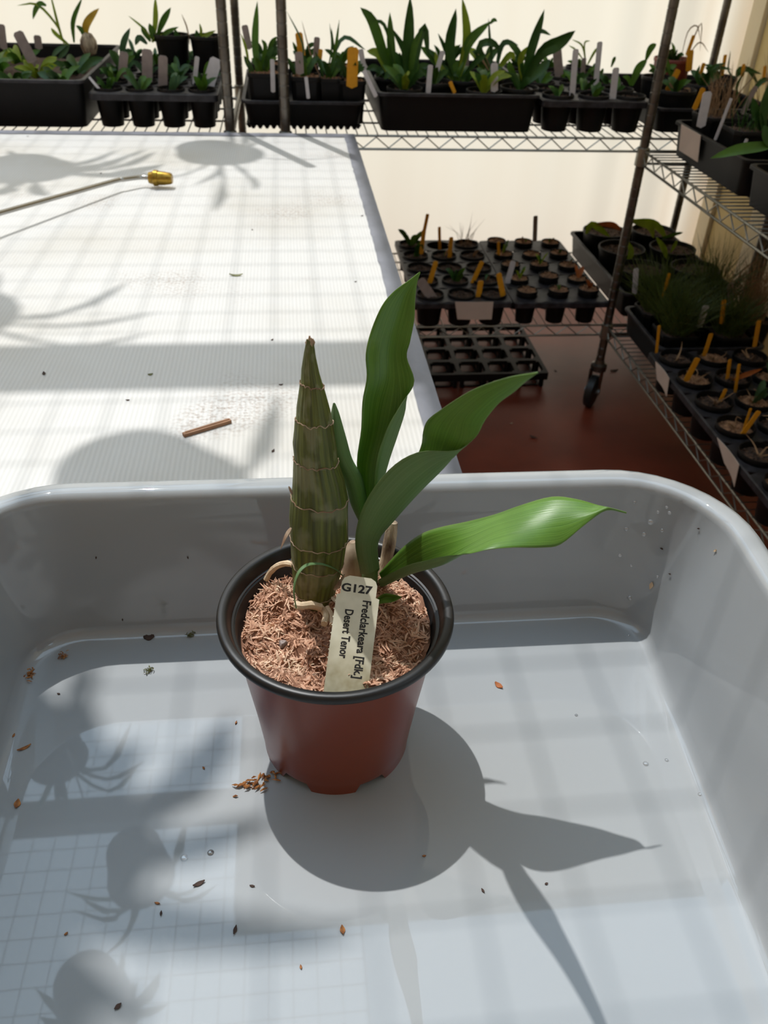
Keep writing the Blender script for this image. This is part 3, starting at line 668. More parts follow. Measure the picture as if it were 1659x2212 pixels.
# ================================================================== WIRE SHELVING
FY = 2.19
def post_mesh(z0, z1):
    prof = [(.0005, z0), (.0122, z0)]
    z = z0
    while z < z1-.03:
        z += .0254; prof += [(.0122, z-.0014), (.0114, z-.0006), (.0114, z+.0006), (.0122, z+.0014)]
    prof += [(.0122, z1), (.0005, z1)]
    b = MB(); b.lathe(prof, 14); return b.mesh('post', M['post'])
PM = post_mesh(.135, 1.72)
def rack(name, label, x0, x1, y0, y1, shelves, posts, casters=(), deck_axis='y'):
    r = thing(name, label, 'shelving', ((x0+x1)/2, (y0+y1)/2, 0)); inv = Matrix.Translation(-V(r.location))
    def q(o, p=r):
        if p is r: o.matrix_parent_inverse = inv
        return o
    for (x, y) in posts: o = put('post', PM, r); o.matrix_parent_inverse = inv; o.location = (x, y, 0)
    for z in shelves:
        b = MB()
        for zz, rr in ((z-.003, .0030), (z-.034, .0030)):
            for a, c in (((x0, y0), (x1, y0)), ((x1, y0), (x1, y1)), ((x1, y1), (x0, y1)), ((x0, y1), (x0, y0))):
                b.tube([(a[0], a[1], zz), (c[0], c[1], zz)], rr, 6)
        sh = q(b.build('shelf', M['steel'], r))
        b = MB()
        for (a, c) in (((x0, y0), (x1, y0)), ((x0, y0), (x0, y1)), ((x1, y1), (x1, y0))):
            L_ = math.hypot(c[0]-a[0], c[1]-a[1]); n = max(2, round(L_/.032)); pts = []
            for i in range(n+1): t = i/n; pts.append((a[0]+(c[0]-a[0])*t, a[1]+(c[1]-a[1])*t, z-.006 if i % 2 else z-.031))
            b.tube(pts, .0019, 5)
        b.build('zigzag_truss', M['steel'], sh)
        b = MB()
        if deck_axis == 'y':
            n = round((x1-x0)/.0254)
            for i in range(1, n): x = x0+(x1-x0)*i/n; b.tube([(x, y0-.003, z-.001), (x, y1, z-.001)], .0016, 4)
            for k in range(1, 4): y = y0+(y1-y0)*k/4; b.tube([(x0, y, z-.0045), (x1, y, z-.0045)], .0024, 4)
        else:
            n = round((y1-y0)/.0254)
            for i in range(1, n): y = y0+(y1-y0)*i/n; b.tube([(x0-.003, y, z-.001), (x1, y, z-.001)], .0016, 4)
            for k in range(1, 4): x = x0+(x1-x0)*k/4; b.tube([(x, y0, z-.0045), (x, y1, z-.0045)], .0024, 4)
        d = b.build('wire_deck', M['steel'], sh); d['kind'] = 'stuff'
        for (x, y) in posts:
            b = MB(); b.lathe([(.0124, z-.040), (.0165, z-.038), (.0160, z+.004), (.0124, z+.006)], 14, (x, y, 0)); b.build('post_collar', M['steel'], sh)
    for (x, y, az) in casters:
        b = MB(); b.lathe([(.0005, .145), (.0135, .145), (.0145, .135), (.024, .130), (.024, .112), (.0005, .110)], 16, (x, y, 0))
        d = V((math.cos(az), math.sin(az), 0)); sd_ = V((-d.y, d.x, 0)); c0 = V((x, y, 0))+d*.022
        rot = Matrix.Rotation(az, 3, 'Z')
        for s_ in (-1, 1):
            pm = c0+sd_*(s_*.0165); b.box((pm.x-d.x*.008, pm.y-d.y*.008, .085), (.034, .003, .075), rot)
        k = q(b.build('caster', M['post'], r))
        b = MB(); ring = []
        for (rr, off) in ((.012, -.013), (.042, -.013), (.049, -.010), (.0505, 0), (.049, .010), (.042, .013), (.012, .013)):
            ring.append([c0+sd_*off+d*(rr*math.cos(t))+V((0, 0, .0505+rr*math.sin(t))) for t in (2*math.pi*i/28 for i in range(28))])
        b.loft(ring, True, True); w_ = b.build('wheel', M['rubber'], k)
        b = MB(); ring = [[c0+sd_*off+d*(rr*math.cos(t))+V((0, 0, .0505+rr*math.sin(t))) for t in (2*math.pi*i/12 for i in range(12))] for rr, off in ((.0005, -.024), (.009, -.023), (.009, .023), (.0005, .024))]
        b.loft(ring, True, True); b.build('axle', M['frame'], k)
    return r
ZU, ZL = .764, .254
ZR = .737
rack('wire_rack', 'chrome wire rack standing in front of the cream curtain beyond the table', -.003, 1.34, FY, 2.80, (ZU, ZL), ((-.003, FY), (-.003, 2.80), (1.34, 2.80), (1.34, FY)), ((-.003, 2.80, .4), (1.34, 2.80, .2), (1.34, FY, .5), (-.003, FY, -.6)))
rack('wire_rack', 'chrome wire rack at the left end behind the far edge of the table', -1.06, -.137, FY, 2.80, (ZU, ZL), ((-.137, FY), (-.137, 2.80), (-1.06, FY), (-1.06, 2.80)), ((-.137, FY, 2.4), (-.137, 2.80, .4), (-1.06, FY, .2), (-1.06, 2.80, .5)))
rack('wire_rack', 'chrome wire rack along the right-hand wall with a black caster', .912, 1.30, .92, FY-.012, (ZR, ZL), ((.912, FY-.012), (1.30, FY-.03), (.912, .92), (1.30, .92)), ((.912, FY-.012, -2.2), (1.30, FY-.03, .4), (.912, .92, .2), (1.30, .92, .5)), deck_axis='x')

# ================================================================== TRAYS, POTS, TAGS
def solid_tray(label, x0, x1, y0, y1, z, h, mat='tray', rim='tray_dusty', serr=False, name='seed_tray', group=None):
    t = thing(name, label, 'tray', ((x0+x1)/2, (y0+y1)/2, z), 0, group); cx, cy = (x0+x1)/2, (y0+y1)/2
    hx, hy = (x1-x0)/2, (y1-y0)/2; ins = .014
    def rr(ax, ay, zz, r=.02): return rquad((-ax, ay), (ax, ay), (ax, -ay), (-ax, -ay), r, zz, 4, 6)
    b = MB(); rings = [rr(hx-.003, hy-.003, h-.002), rr(hx-ins, hy-ins, .004), ]
    b.loft([rr(hx-ins, hy-ins, 0.0005 if not serr else .008), rr(hx-.006, hy-.006, h-.006), rr(hx-.0085, hy-.0085, h-.006), rr(hx-ins-.003, hy-ins-.003, .009 if serr else .004)], True, True)
    if serr:
        n = 16
        for i in range(n):
            for yy in (-hy+ins+.002, hy-ins-.002):
                x = -hx+ins+.012+(2*hx-2*ins-.024)*i/(n-1); b.lathe([(.009, .009), (.003, .0003)], 6, (x, yy, 0))
        for i in range(22):
            for xx in (-hx+ins+.002, hx-ins-.002):
                y = -hy+ins+.012+(2*hy-2*ins-.024)*i/21; b.lathe([(.009, .009), (.003, .0003)], 6, (xx, y, 0))
    b.build('tray_body', M[mat], t)
    b = MB(); b.loft([rr(hx-.006, hy-.006, h-.008), rr(hx, hy, h-.007), rr(hx, hy, h-.001), rr(hx-.001, hy-.001, h), rr(hx-.009, hy-.009, h), rr(hx-.0095, hy-.0095, h-.006)]); b.build('tray_rim', M[rim], t)
    return t
def carry_tray(label, x0, x1, y0, y1, z, h, nx, ny, pr, name='carry_tray', group=None, mat='tray'):
    t = thing(name, label, 'tray', ((x0+x1)/2, (y0+y1)/2, z), 0, group); hx, hy = (x1-x0)/2, (y1-y0)/2
    sx, sy = 2*hx/nx, 2*hy/ny; cells = []
    b = MB(); n = 20
    for i in range(nx):
        for j in range(ny):
            cx, cy = -hx+sx*(i+.5), -hy+sy*(j+.5); cells.append((i, j, t.location.x+cx, t.location.y+cy))
            vs = []; 
            for (zz, sq) in ((h, 0), (h, 1), (h-.003, 1), (h-.006, 0)):
                for k in range(n):
                    th = 2*math.pi*(k+.5)/n; c, s_ = math.cos(th), math.sin(th)
                    if sq: m_ = 1/max(abs(c)/(sx/2), abs(s_)/(sy/2)); vs.append((cx+c*m_, cy+s_*m_, zz))
                    else: vs.append((cx+c*pr, cy+s_*pr, zz))
            fs = []
            for a in range(3):
                for k in range(n): k2 = (k+1) % n; fs.append((a*n+k, a*n+k2, (a+1)*n+k2, (a+1)*n+k))
            b.add(vs, fs)
    # downturned skirt
    def rr(ax, ay, zz): return rquad((-ax, ay), (ax, ay), (ax, -ay), (-ax, -ay), .012, zz, 4, 4)
    b.loft([rr(hx-.001, hy-.001, h), rr(hx+.003, hy+.003, h-.002), rr(hx+.003, hy+.003, h-.016), rr(hx+.001, hy+.001, h-.016), rr(hx-.001, hy-.001, h-.004)])
    b.build('deck', M['tray_dusty'], t)
    cb = MB(); rb = pr*.80
    cb.lathe([(pr, h-.006), (pr*.985, h-.010), (rb, .0012), (rb*.95, .0004), (.0005, .0004)], 18)
    cb.lathe([(pr-.0012, h-.006), (rb-.0012, .002), (.0005, .002)], 18)
    cm = cb.mesh('cell', M[mat])
    for (i, j, x, y) in cells: o = put('cell', cm, t); o.location = (x-t.location.x, y-t.location.y, 0)
    return t, cells
_pc = {}
def pot_meshes(r, h, sq=False, fill=.012, mix='soil', mat='tray'):
    k = (round(r, 4), round(h, 3), sq, fill, mix, mat)
    if k in _pc: return _pc[k]
    b = MB(); rb = r*.78; n = 20
    fn = None
    if sq:
        def fn(j, th, rr, z): m_ = 1/max(abs(math.cos(th)), abs(math.sin(th))); return (rr*min(m_, 1.28), z)
    b.lathe([(.0005, .0004), (rb, .0004), (rb*1.01, .002), (r*.955, h-.010), (r, h-.009), (r, h-.001), (r*.985, h), (r*.955, h), (r*.945, h-.002), (r*.93, h-.010), (r*.88, h-.03)], n, fn=fn)
    pm = b.mesh('pot', M[mat])
    b = MB(); g = random.Random(int(r*1e4)); rs = [0.0005, .3, .6, .85, .985]; vs = []
    b.lathe([(x*r*.93 if x > .01 else x, h-fill+(.004*(1-x))) for x in rs], n, fn=(lambda j, th, rr, z: ((fn(j, th, rr, z)[0] if fn else rr)*.995, z+g.uniform(-.003, .003))))
    for i in range(26):      # chunks of bark and moss
        a = g.uniform(0, 6.28); d = r*.8*math.sqrt(g.random()); p = V((d*math.cos(a), d*math.sin(a), h-fill+.003)); q = V((g.uniform(-1, 1), g.uniform(-1, 1), g.uniform(.1, .8))).normalized()*g.uniform(.005, .012)
        b.tube([p-q*.5, p+q*.5], [g.uniform(.0015, .003), g.uniform(.001, .0025)], n=4)
    mm = b.mesh('potting_mix', M[mix]); _pc[k] = (pm, mm); return _pc[k]
def pot_thing(x, y, z, r, h, label, group=None, sq=False, fill=.012, mix='soil', mat='tray', name='nursery_pot', rz=0, cat='pot'):
    t = thing(name, label, cat, (x, y, z), rz, group); pm, mm = pot_meshes(r, h, sq, fill, mix, mat)
    put('pot', pm, t); put('potting_mix', mm, t); return t
def bleaf(t, pts, w, mat, name='leaf', nrm=None, prof='lance', seg=9, fold=.25):
    # a solid thin blade along pts (world), half-width profile; child of t
    inv = Matrix.Translation(-V(t.location)) if t is not None and not t.rotation_euler.z else None
    pts = spline([V(p) for p in pts], seg) if len(pts) > 2 else [V(pts[0]).lerp(V(pts[1]), i/seg) for i in range(seg+1)]
    n0 = V(nrm) if nrm is not None else V((rnd.uniform(-.5, .5), -1, rnd.uniform(.1, .7)))
    vs = []
    for i, p in enumerate(pts):
        s = i/seg; tg_ = (pts[min(i+1, seg)]-pts[max(i-1, 0)]).normalized(); sd_ = tg_.cross(n0)
        sd_ = sd_.normalized() if sd_.length > 1e-6 else V((1, 0, 0)); nn = sd_.cross(tg_)
        if prof == 'lance': ww = w*(.35+.65*math.sin(min(1, s/.55)*math.pi/2)) if s < .55 else w*math.cos((s-.55)/.45*math.pi/2)**.75
        elif prof == 'strap': ww = w*(1 if s < .75 else math.cos((s-.75)/.25*math.pi/2)**.6)
        else: ww = w*(1-s*.9)
        ww = max(ww, .0003); th = .0006+ww*.05
        vs += [p-sd_*ww*.5+nn*ww*fold, p+nn*th, p+sd_*ww*.5+nn*ww*fold, p-nn*th]
    fs = []
    for i in range(seg):
        for k in range(4): k2 = (k+1) % 4; fs.append((i*4+k, i*4+k2, i*4+4+k2, i*4+4+k))
    fs += [(3, 2, 1, 0), tuple(seg*4+k for k in range(4))]
    b = MB(); b.add(vs, fs); o = b.build(name, M[mat], t)
    if t is not None: o.matrix_parent_inverse = t.matrix_basis.inverted()
    return o
def pxleaf(t, pts, wpx, mat, y, y2=None, **k):
    y2 = y if y2 is None else y2; n = len(pts)-1
    P3 = [on_y(u, v, y+(y2-y)*i/n) for i, (u, v) in enumerate(pts)]
    return bleaf(t, P3, wpx*(y*.9)/F, mat, **k)
ntag = 0
def marker(top, bot, wpx, y, mat, label, y_top=None, name='plant_tag', group=None, thick=.0012):
    # flat plastic marker stuck upright in a pot: from bottom point to top point
    tb_ = on_y(bot[0], bot[1], y); tt = on_y(top[0], top[1], y if y_top is None else y_top)
    d = tt-tb_; L_ = d.length; d.normalize(); wd = wpx*(y*.93)/F
    n0 = V((.12, -1, .25)); sd_ = d.cross(n0).normalized(); nn = sd_.cross(d)
    o_ = [(-wd*.5, 0), (0, -wd*.2), (wd*.5, 0), (wd*.5, L_-wd*.2), (wd*.3, L_), (-wd*.3, L_), (-wd*.5, L_-wd*.2)]; n = len(o_)
    tb2 = thing(name, label, 'tag', tuple(tb_), 0, group)
    vs = [sd_*x+d*yy+nn*(thick/2) for x, yy in o_]+[sd_*x+d*yy-nn*(thick/2) for x, yy in o_]
    b = MB(); b.add(vs, [tuple(range(n)), tuple(range(2*n-1, n-1, -1))]+[(i, i+n, (i+1) % n+n, (i+1) % n) for i in range(n)])
    bpy.data.objects.remove(tb2); o = b.build(name, M[mat], None, smooth=False); o.location = tb_
    return tag(o, label, 'tag', group)
def sprig(t, base, n, ln, w, mats, spread=.6, g=rnd, up=.8, name='leaf', droop=.25):
    for i in range(n):
        a = g.uniform(0, 6.28); d = V((math.cos(a)*spread*g.uniform(.4, 1), math.sin(a)*spread*g.uniform(.4, 1), up)).normalized(); l = ln*g.uniform(.65, 1.1)
        b0 = V(base)+V((g.uniform(-.004, .004), g.uniform(-.004, .004), 0)); e = b0+d*l; e.z -= droop*l*g.uniform(.2, 1)
        bleaf(t, [b0, b0+d*l*.5+V((0, 0, .06*l)), e], w*g.uniform(.7, 1.2), g.choice(mats), name=name, nrm=(d.x, d.y, -.9) if False else None, seg=6)
def tuft(t, base, n, ln, w, mat, g, spread=.7, name='foliage', z=.0, kind=True, rad=.02):
    b = MB()
    for i in range(n):
        a = g.uniform(0, 6.28); r0 = rad*math.sqrt(g.random()); a2 = g.uniform(0, 6.28)
        p0 = V(base)+V((r0*math.cos(a), r0*math.sin(a), 0)); d = V((math.cos(a2)*spread*g.random(), math.sin(a2)*spread*g.random(), 1)).normalized(); l = ln*g.uniform(.5, 1.1)
        e = p0+d*l+V((d.x, d.y, -.5))*l*g.uniform(0, .35)
        b.tube([p0, p0+d*l*.55, e], [w*.5, w*.45, w*.08], n=3, caps=False)
    o = b.build(name, M[mat], t); o.matrix_parent_inverse = t.matrix_basis.inverted()
    if kind: o['kind'] = 'stuff'
    return o
ROW = ['front', 'second', 'third', 'fourth', 'fifth', 'sixth']; COLN = ['left', 'middle', 'right']

# ---------------- lower back shelf: two carry trays
g = random.Random(5)
trA, cA = carry_tray('black carry tray of larger pots with yellow tags on the lower back shelf', .343, .615, 2.165, 2.69, ZL, .080, 3, 5, .040)
trB, cB = carry_tray('black carry tray of small mossy pots beside the yellow-tagged tray on the lower back shelf', .625, .897, 2.165, 2.69, ZL, .078, 3, 5, .031)
for (i, j, x, y) in cA:
    if (i, j) == (1, 4): continue
    t = pot_thing(x, y, ZL+.006, .040, .082, 'black round pot of bark, %s row %s column of the yellow-tagged lower tray' % (ROW[j], COLN[i]), 'round pots in the yellow-tagged lower tray', fill=.010)
    k = g.random()
    if (i, j) in ((0, 4), (1, 1), (0, 3)): sprig(t, (x, y, ZL+.078), 4, .075, .017, ['g1', 'g2'], g=g)
    elif (i, j) in ((2, 4), ): tuft(t, (x, y, ZL+.078), 16, .10, .0016, 'dry', g)
    elif k < .6: sprig(t, (x, y, ZL+.078), 2, .04, .009, ['g2', 'dry'], g=g)
for (i, j, x, y) in cB:
    hh = g.uniform(.084, .094); t = pot_thing(x+g.uniform(-.002, .002), y, ZL+.006, .0305, hh, 'small black pot of dry brown moss, %s row %s column of the mossy lower tray' % (ROW[j], COLN[i]), 'small pots in the mossy lower tray', fill=.006, mix='moss_dry')
    k = g.random()
    if (i, j) in ((0, 1), (1, 2), (0, 3)): sprig(t, (x, y, ZL+hh), 4, .05, .007, ['g3', 'g1'], g=g)
    elif (i, j) in ((2, 1), ): sprig(t, (x, y, ZL+hh), 2, .045, .014, ['g5', 'rust'], g=g)
    elif (i, j) in ((2, 0), ): sprig(t, (x, y, ZL+hh), 2, .04, .016, ['rust'], g=g)
    elif k < .6: sprig(t, (x, y, ZL+hh), 2, .03, .006, ['g1', 'g2', 'dry'], g=g)
def cellY(j, y0=2.165, y1=2.69, n=5): return y0+(y1-y0)*(j+.5)/n
for lab, top, bot, w_, j, m_ in (
    ('tall yellow tag at the far left corner of the yellow-tagged lower tray', (924,462), (911,525), 8, 4, 'yellow'),
    ('yellow tag in front of the tall one at the tray back left', (916,496), (910,548), 10, 3, 'yellow'),
    ('thin yellow tag in the back middle of the lower tray', (949,490), (950,540), 7, 4, 'yellow'),
    ('yellow tag in the fourth-row middle pot of the lower tray', (975,512), (971,556), 10, 3, 'yellow'),
    ('thin yellow tag between the larger pots and the mossy pots', (1077,522), (1077,572), 7, 3, 'yellow'),
    ('yellow tag leaning in a left pot near the big green leaf', (942,564), (927,615), 12, 1, 'yellow'),
    ('slanting yellow tag beside a green leafy seedling', (1042,564), (1020,612), 11, 1, 'yellow'),
    ('white tag standing between two yellow tags in the lower tray', (1109,564), (1096,612), 14, 1, 'white_tag'),
    ('yellow tag in the front middle pot above the paper strip', (1039,606), (1032,648), 14, 0, 'yellow'),
    ('yellow tag leaning left in the front right pot of the larger pots', (1077,590), (1088,645), 14, 0, 'yellow'),
    ('broad brown-grey tag leaning in the front left pot of the lower tray', (906,604), (938,650), 24, 0, 'grey_tag'),
    ('brown stick standing alone at the back of the mossy tray', (1157,466), (1155,520), 11, 4, 'grey_tag')):
    marker(top, bot, w_, cellY(j)-.012, m_, lab)
# paper strip taped to the tray front
def paper_strip(label, pts, thick, mat='white_paper', bend=0):
    # pts: four world corners (tl, tr, br, bl); slightly curled sheet
    tl_, tr_, br_, bl_ = [V(p) for p in pts]; n = (tr_-tl_).cross(bl_-tl_).normalized(); N_ = 8; vs = []
    for i in range(N_+1):
        t = i/N_; off = n*(bend*math.sin(t*math.pi))
        vs += [tl_.lerp(tr_, t)+off, bl_.lerp(br_, t)+off, tl_.lerp(tr_, t)+off+n*thick, bl_.lerp(br_, t)+off+n*thick]
    fs = []
    for i in range(N_):
        a = 4*i; fs += [(a, a+4, a+5, a+1), (a+2, a+3, a+7, a+6), (a, a+2, a+6, a+4), (a+1, a+5, a+7, a+3)]
    fs += [(0, 1, 3, 2), (4*N_, 4*N_+2, 4*N_+3, 4*N_+1)]
    b = MB(); c = sum((V(p) for p in pts), V())/4; b.add([p-c for p in vs], fs); o = b.build('paper_label', M[mat]); o.location = c; return tag(o, label, 'label')
paper_strip('pale paper label folded over the front of the yellow-tagged lower tray', [on_y(983,652,2.158), on_y(1066,652,2.158), on_y(1062,690,2.158), on_y(988,690,2.158)], .001, bend=-.002)

# ---------------- empty cell tray on the floor under the lower shelf
def cell_tray(label, x0, x1, y0, y1, z, h, nx, ny):
    t = thing('empty_cell_tray', label, 'tray', ((x0+x1)/2, (y0+y1)/2, z)); hx, hy = (x1-x0)/2, (y1-y0)/2; sx, sy = 2*hx/nx, 2*hy/ny
    b = MB()
    def rq(cx, cy, ax, ay, r, zz): return [V((cx, cy, 0))+p for p in rquad((-ax, ay), (ax, ay), (ax, -ay), (-ax, -ay), r, zz, 3, 2)]
    for i in range(nx):
        for j in range(ny):
            cx, cy = -hx+sx*(i+.5), -hy+sy*(j+.5); a, c = sx/2-.007, sy/2-.007
            b.loft([rq(cx, cy, sx/2, sy/2, .001, h-.002), rq(cx, cy, sx/2, sy/2, .001, h), rq(cx, cy, a, c, .018, h), rq(cx, cy, a, c, .018, h-.012), rq(cx, cy, a-.0015, c-.0015, .018, h-.012), rq(cx, cy, a+.001, c+.001, .018, h-.002)])
            for dx in (-1, 1):
                for dy in (-1, 1): b.box((cx+dx*(a-.004), cy+dy*(c-.004), h/2), (.012, .012, h-.001))
            b.loft([rq(cx, cy, a-.006, c-.006, .012, .003), rq(cx, cy, a-.012, c-.012, .012, .003), rq(cx, cy, a-.012, c-.012, .012, .0005), rq(cx, cy, a-.006, c-.006, .012, .0005)])
    b.box((0, -hy-.002, h-.012), (2*hx+.006, .004, .024)); b.box((0, hy+.002, h-.012), (2*hx+.006, .004, .024)); b.box((-hx-.002, 0, h-.012), (.004, 2*hy, .024)); b.box((hx+.002, 0, h-.012), (.004, 2*hy, .024))
    b.build('cell_grid', M['tray'], t); return t
cell_tray('empty black cell tray lying on the red floor below the lower shelf', .325, .79, 2.28, 2.65, .0005, .052, 5, 4)

# ---------------- upper back shelf, from the left
g = random.Random(21)
# tray 1: shallow black flat of seedlings
T1 = solid_tray('black seedling flat with pale rim at the left end of the upper back shelf', -.97, -.47, 2.215, 2.80, ZU, .105)
b = MB(); vs = []
for i in range(13):
    for j in range(13):
        vs.append((-.93+.42*i/12-T1.location.x, 2.24+.53*j/12-T1.location.y, .072+g.uniform(-.008, .008)))
b.add(vs, [(i*13+j, i*13+13+j, i*13+14+j, i*13+1+j) for i in range(12) for j in range(12)]); b.build('potting_mix', M['soil'], T1)
k = 0
for (x, y, ms, ln, w_, lab) in ((-.90, 2.33, ['g1'], .05, .02, 'front far left'), (-.82, 2.30, ['g2', 'g1'], .06, .018, 'front left'), (-.74, 2.33, ['g1'], .05, .02, 'front middle'), (-.65, 2.30, ['g1', 'g2'], .055, .020, 'front right'), (-.55, 2.34, ['g4', 'g1'], .055, .018, 'front corner'), (-.86, 2.47, ['g1', 'g3'], .06, .022, 'middle left'), (-.74, 2.47, ['g1'], .065, .022, 'centre'), (-.63, 2.45, ['g1', 'g3'], .06, .02, 'centre right'), (-.54, 2.50, ['g2'], .06, .02, 'middle right'), (-.88, 2.64, ['g1'], .06, .02, 'back left'), (-.72, 2.64, ['g1', 'g3'], .06, .02, 'back middle')):
    t = thing('orchid_seedling', 'small green seedling in the black flat, %s position' % lab, 'plant', (x, y, ZU+.07), 0, 'seedlings in the left black flat')
    sprig(t, (x, y, ZU+.068), 10, ln*1.35, w_, ms, spread=1.1, g=g, up=.6)
t = thing('tall_seedling', 'lanky light-green seedling with drooping leaves at the top left', 'plant', on_y(140, 95, 2.60))
for pts, w_, m_ in (([(140,98),(128,60),(105,-30)], 6, 'g3'), ([(135,80),(118,48),(80,10),(37,12)], 5, 'g3'), ([(100,12),(88,8),(78,22),(71,42)], 11, 'g1'), ([(160,92),(158,45),(178,-6)], 9, 'g1'), ([(150,98),(122,75),(110,60)], 8, 'g3'), ([(146,95),(125,110),(112,125)], 10, 'g4'), ([(150,95),(140,112),(125,128)], 10, 'g4')): pxleaf(t, pts, w_, m_, 2.60)
t = thing('yellowing_seedling', 'seedling with one yellow-orange leaf and round bulb at the back of the left flat', 'plant', on_y(185, 105, 2.64))
pxleaf(t, [(186,84),(190,55),(214,18)], 20, 'g5', 2.64); pxleaf(t, [(184,84),(176,66),(164,55)], 10, 'g1', 2.64); pxleaf(t, [(188,98),(182,88),(186,76)], 5, 'dry', 2.64)
bp_ = on_y(192, 98, 2.64); b = MB(); b.lathe([(.0005, .032), (.012, .028), (.022, .012), (.023, -.002), (.016, -.02), (.0005, -.026)], 14, bp_-V(t.location)); b.build('bulb', M['bark'], t)
for lab, top, bot, w_, y, m_ in (('dark grey tag leaning at the left of the black seedling flat', (37,68), (70,132), 20, 2.45, 'grey_tag'), ('pale tag at the very left edge of the picture in the seedling flat', (2,52), (8,104), 14, 2.5, 'grey_tag'), ('short pinkish tag near the back of the seedling flat', (80,76), (84,104), 14, 2.7, 'grey_tag')): marker(top, bot, w_, y, m_, lab)

# tray 2: carry tray behind the left rack post
T2, c2 = carry_tray('black carry tray between the seedling flat and the rack post', -.462, -.165, 2.215, 2.76, ZU, .080, 4, 6, .033)
CN4 = ['first', 'second', 'third', 'fourth']
for (i, j, x, y) in c2:
    if (i, j) in ((1, 0), (2, 2), (3, 1)): pass
    t = pot_thing(x, y, ZU+.004, .0335, .082, 'black round pot, %s row %s from left, carry tray by rack post' % (ROW[j], CN4[i]), 'pots in the carry tray by the rack post', fill=.012)
    r_ = g.random()
    if j == 0 and i in (0, 1): sprig(t, (x, y, ZU+.074), 6, .06, .014, ['g1', 'g2', 'g4'], g=g, spread=.8)
    elif r_ < .8: sprig(t, (x, y, ZU+.074), 6, .065, .013, ['g1', 'g2', 'g4'], g=g, spread=.8)
t = pot_thing(-.292, 2.53, ZU+.083, .046, .085, 'taller black pot with upright light-green blades standing on the carry tray', fill=.01, name='potted_orchid_seedling', cat='potted plant')
for pts, w_, m_ in (([(330,92),(338,45),(336,-8)], 13, 'g3'), ([(340,75),(352,45),(369,16)], 13, 'g1'), ([(330,88),(310,62),(277,34)], 5, 'g3'), ([(325,90),(312,70),(306,55)], 12, 'g1'), ([(318,95),(302,82),(292,98)], 12, 'g4'), ([(340,92),(352,80),(362,90)], 12, 'g3'), ([(335,90),(330,70),(322,50)], 14, 'g1'), ([(344,92),(358,72),(386,58)], 9, 'g1')): pxleaf(t, pts, w_, m_, 2.53)
t = pot_thing(-.200, 2.52, ZU+.083, .046, .085, 'black pot with mixed dark leaves standing on the carry tray next to the rack post', fill=.01, name='potted_orchid_seedling', cat='potted plant')
for pts, w_, m_ in (([(400,92),(385,80),(378,62)], 12, 'g2'), ([(425,100),(428,85),(424,64)], 13, 'g2'), ([(420,96),(440,80),(466,66)], 9, 'g3'), ([(440,102),(455,96),(472,100)], 16, 'g1'), ([(410,96),(404,60),(392,30)], 3, 'dry'), ([(430,92),(434,70),(431,50)], 6, 'g3'), ([(405,98),(395,92),(388,98)], 12, 'g3')): pxleaf(t, pts, w_, m_, 2.52)
t = thing('dark_bladed_seedling', 'seedling with one dark upright blade in the carry tray', 'plant', on_y(265, 140, 2.42))
for pts, w_, m_ in (([(262,140),(266,95),(281,60)], 13, 'g4'), ([(255,145),(245,120),(236,108)], 12, 'g2'), ([(268,142),(280,128),(292,120)], 10, 'g1'), ([(252,150),(232,150),(214,160)], 10, 'g2')): pxleaf(t, pts, w_, m_, 2.42)
for lab, top, bot, w_, y, m_ in (('grey-brown tag in the middle of the carry tray by the rack post', (268,112), (264,166), 17, 2.36, 'grey_tag'), ('wide grey tag standing in front of the taller black pot', (318,106), (318,176), 21, 2.33, 'grey_tag'), ('second wide grey tag next to grassy blades in the carry tray', (352,120), (352,190), 18, 2.31, 'grey_tag'), ('narrow pale tag left of the rack post', (426,122), (420,182), 9, 2.33, 'white_tag'), ('broad white tag leaning against the left rack post', (468,126), (446,196), 24, 2.30, 'white_tag'), ('thin white tag sloping at the corner of the black seedling flat', (192,166), (219,198), 5, 2.235, 'white_tag')): marker(top, bot, w_, y, m_, lab)

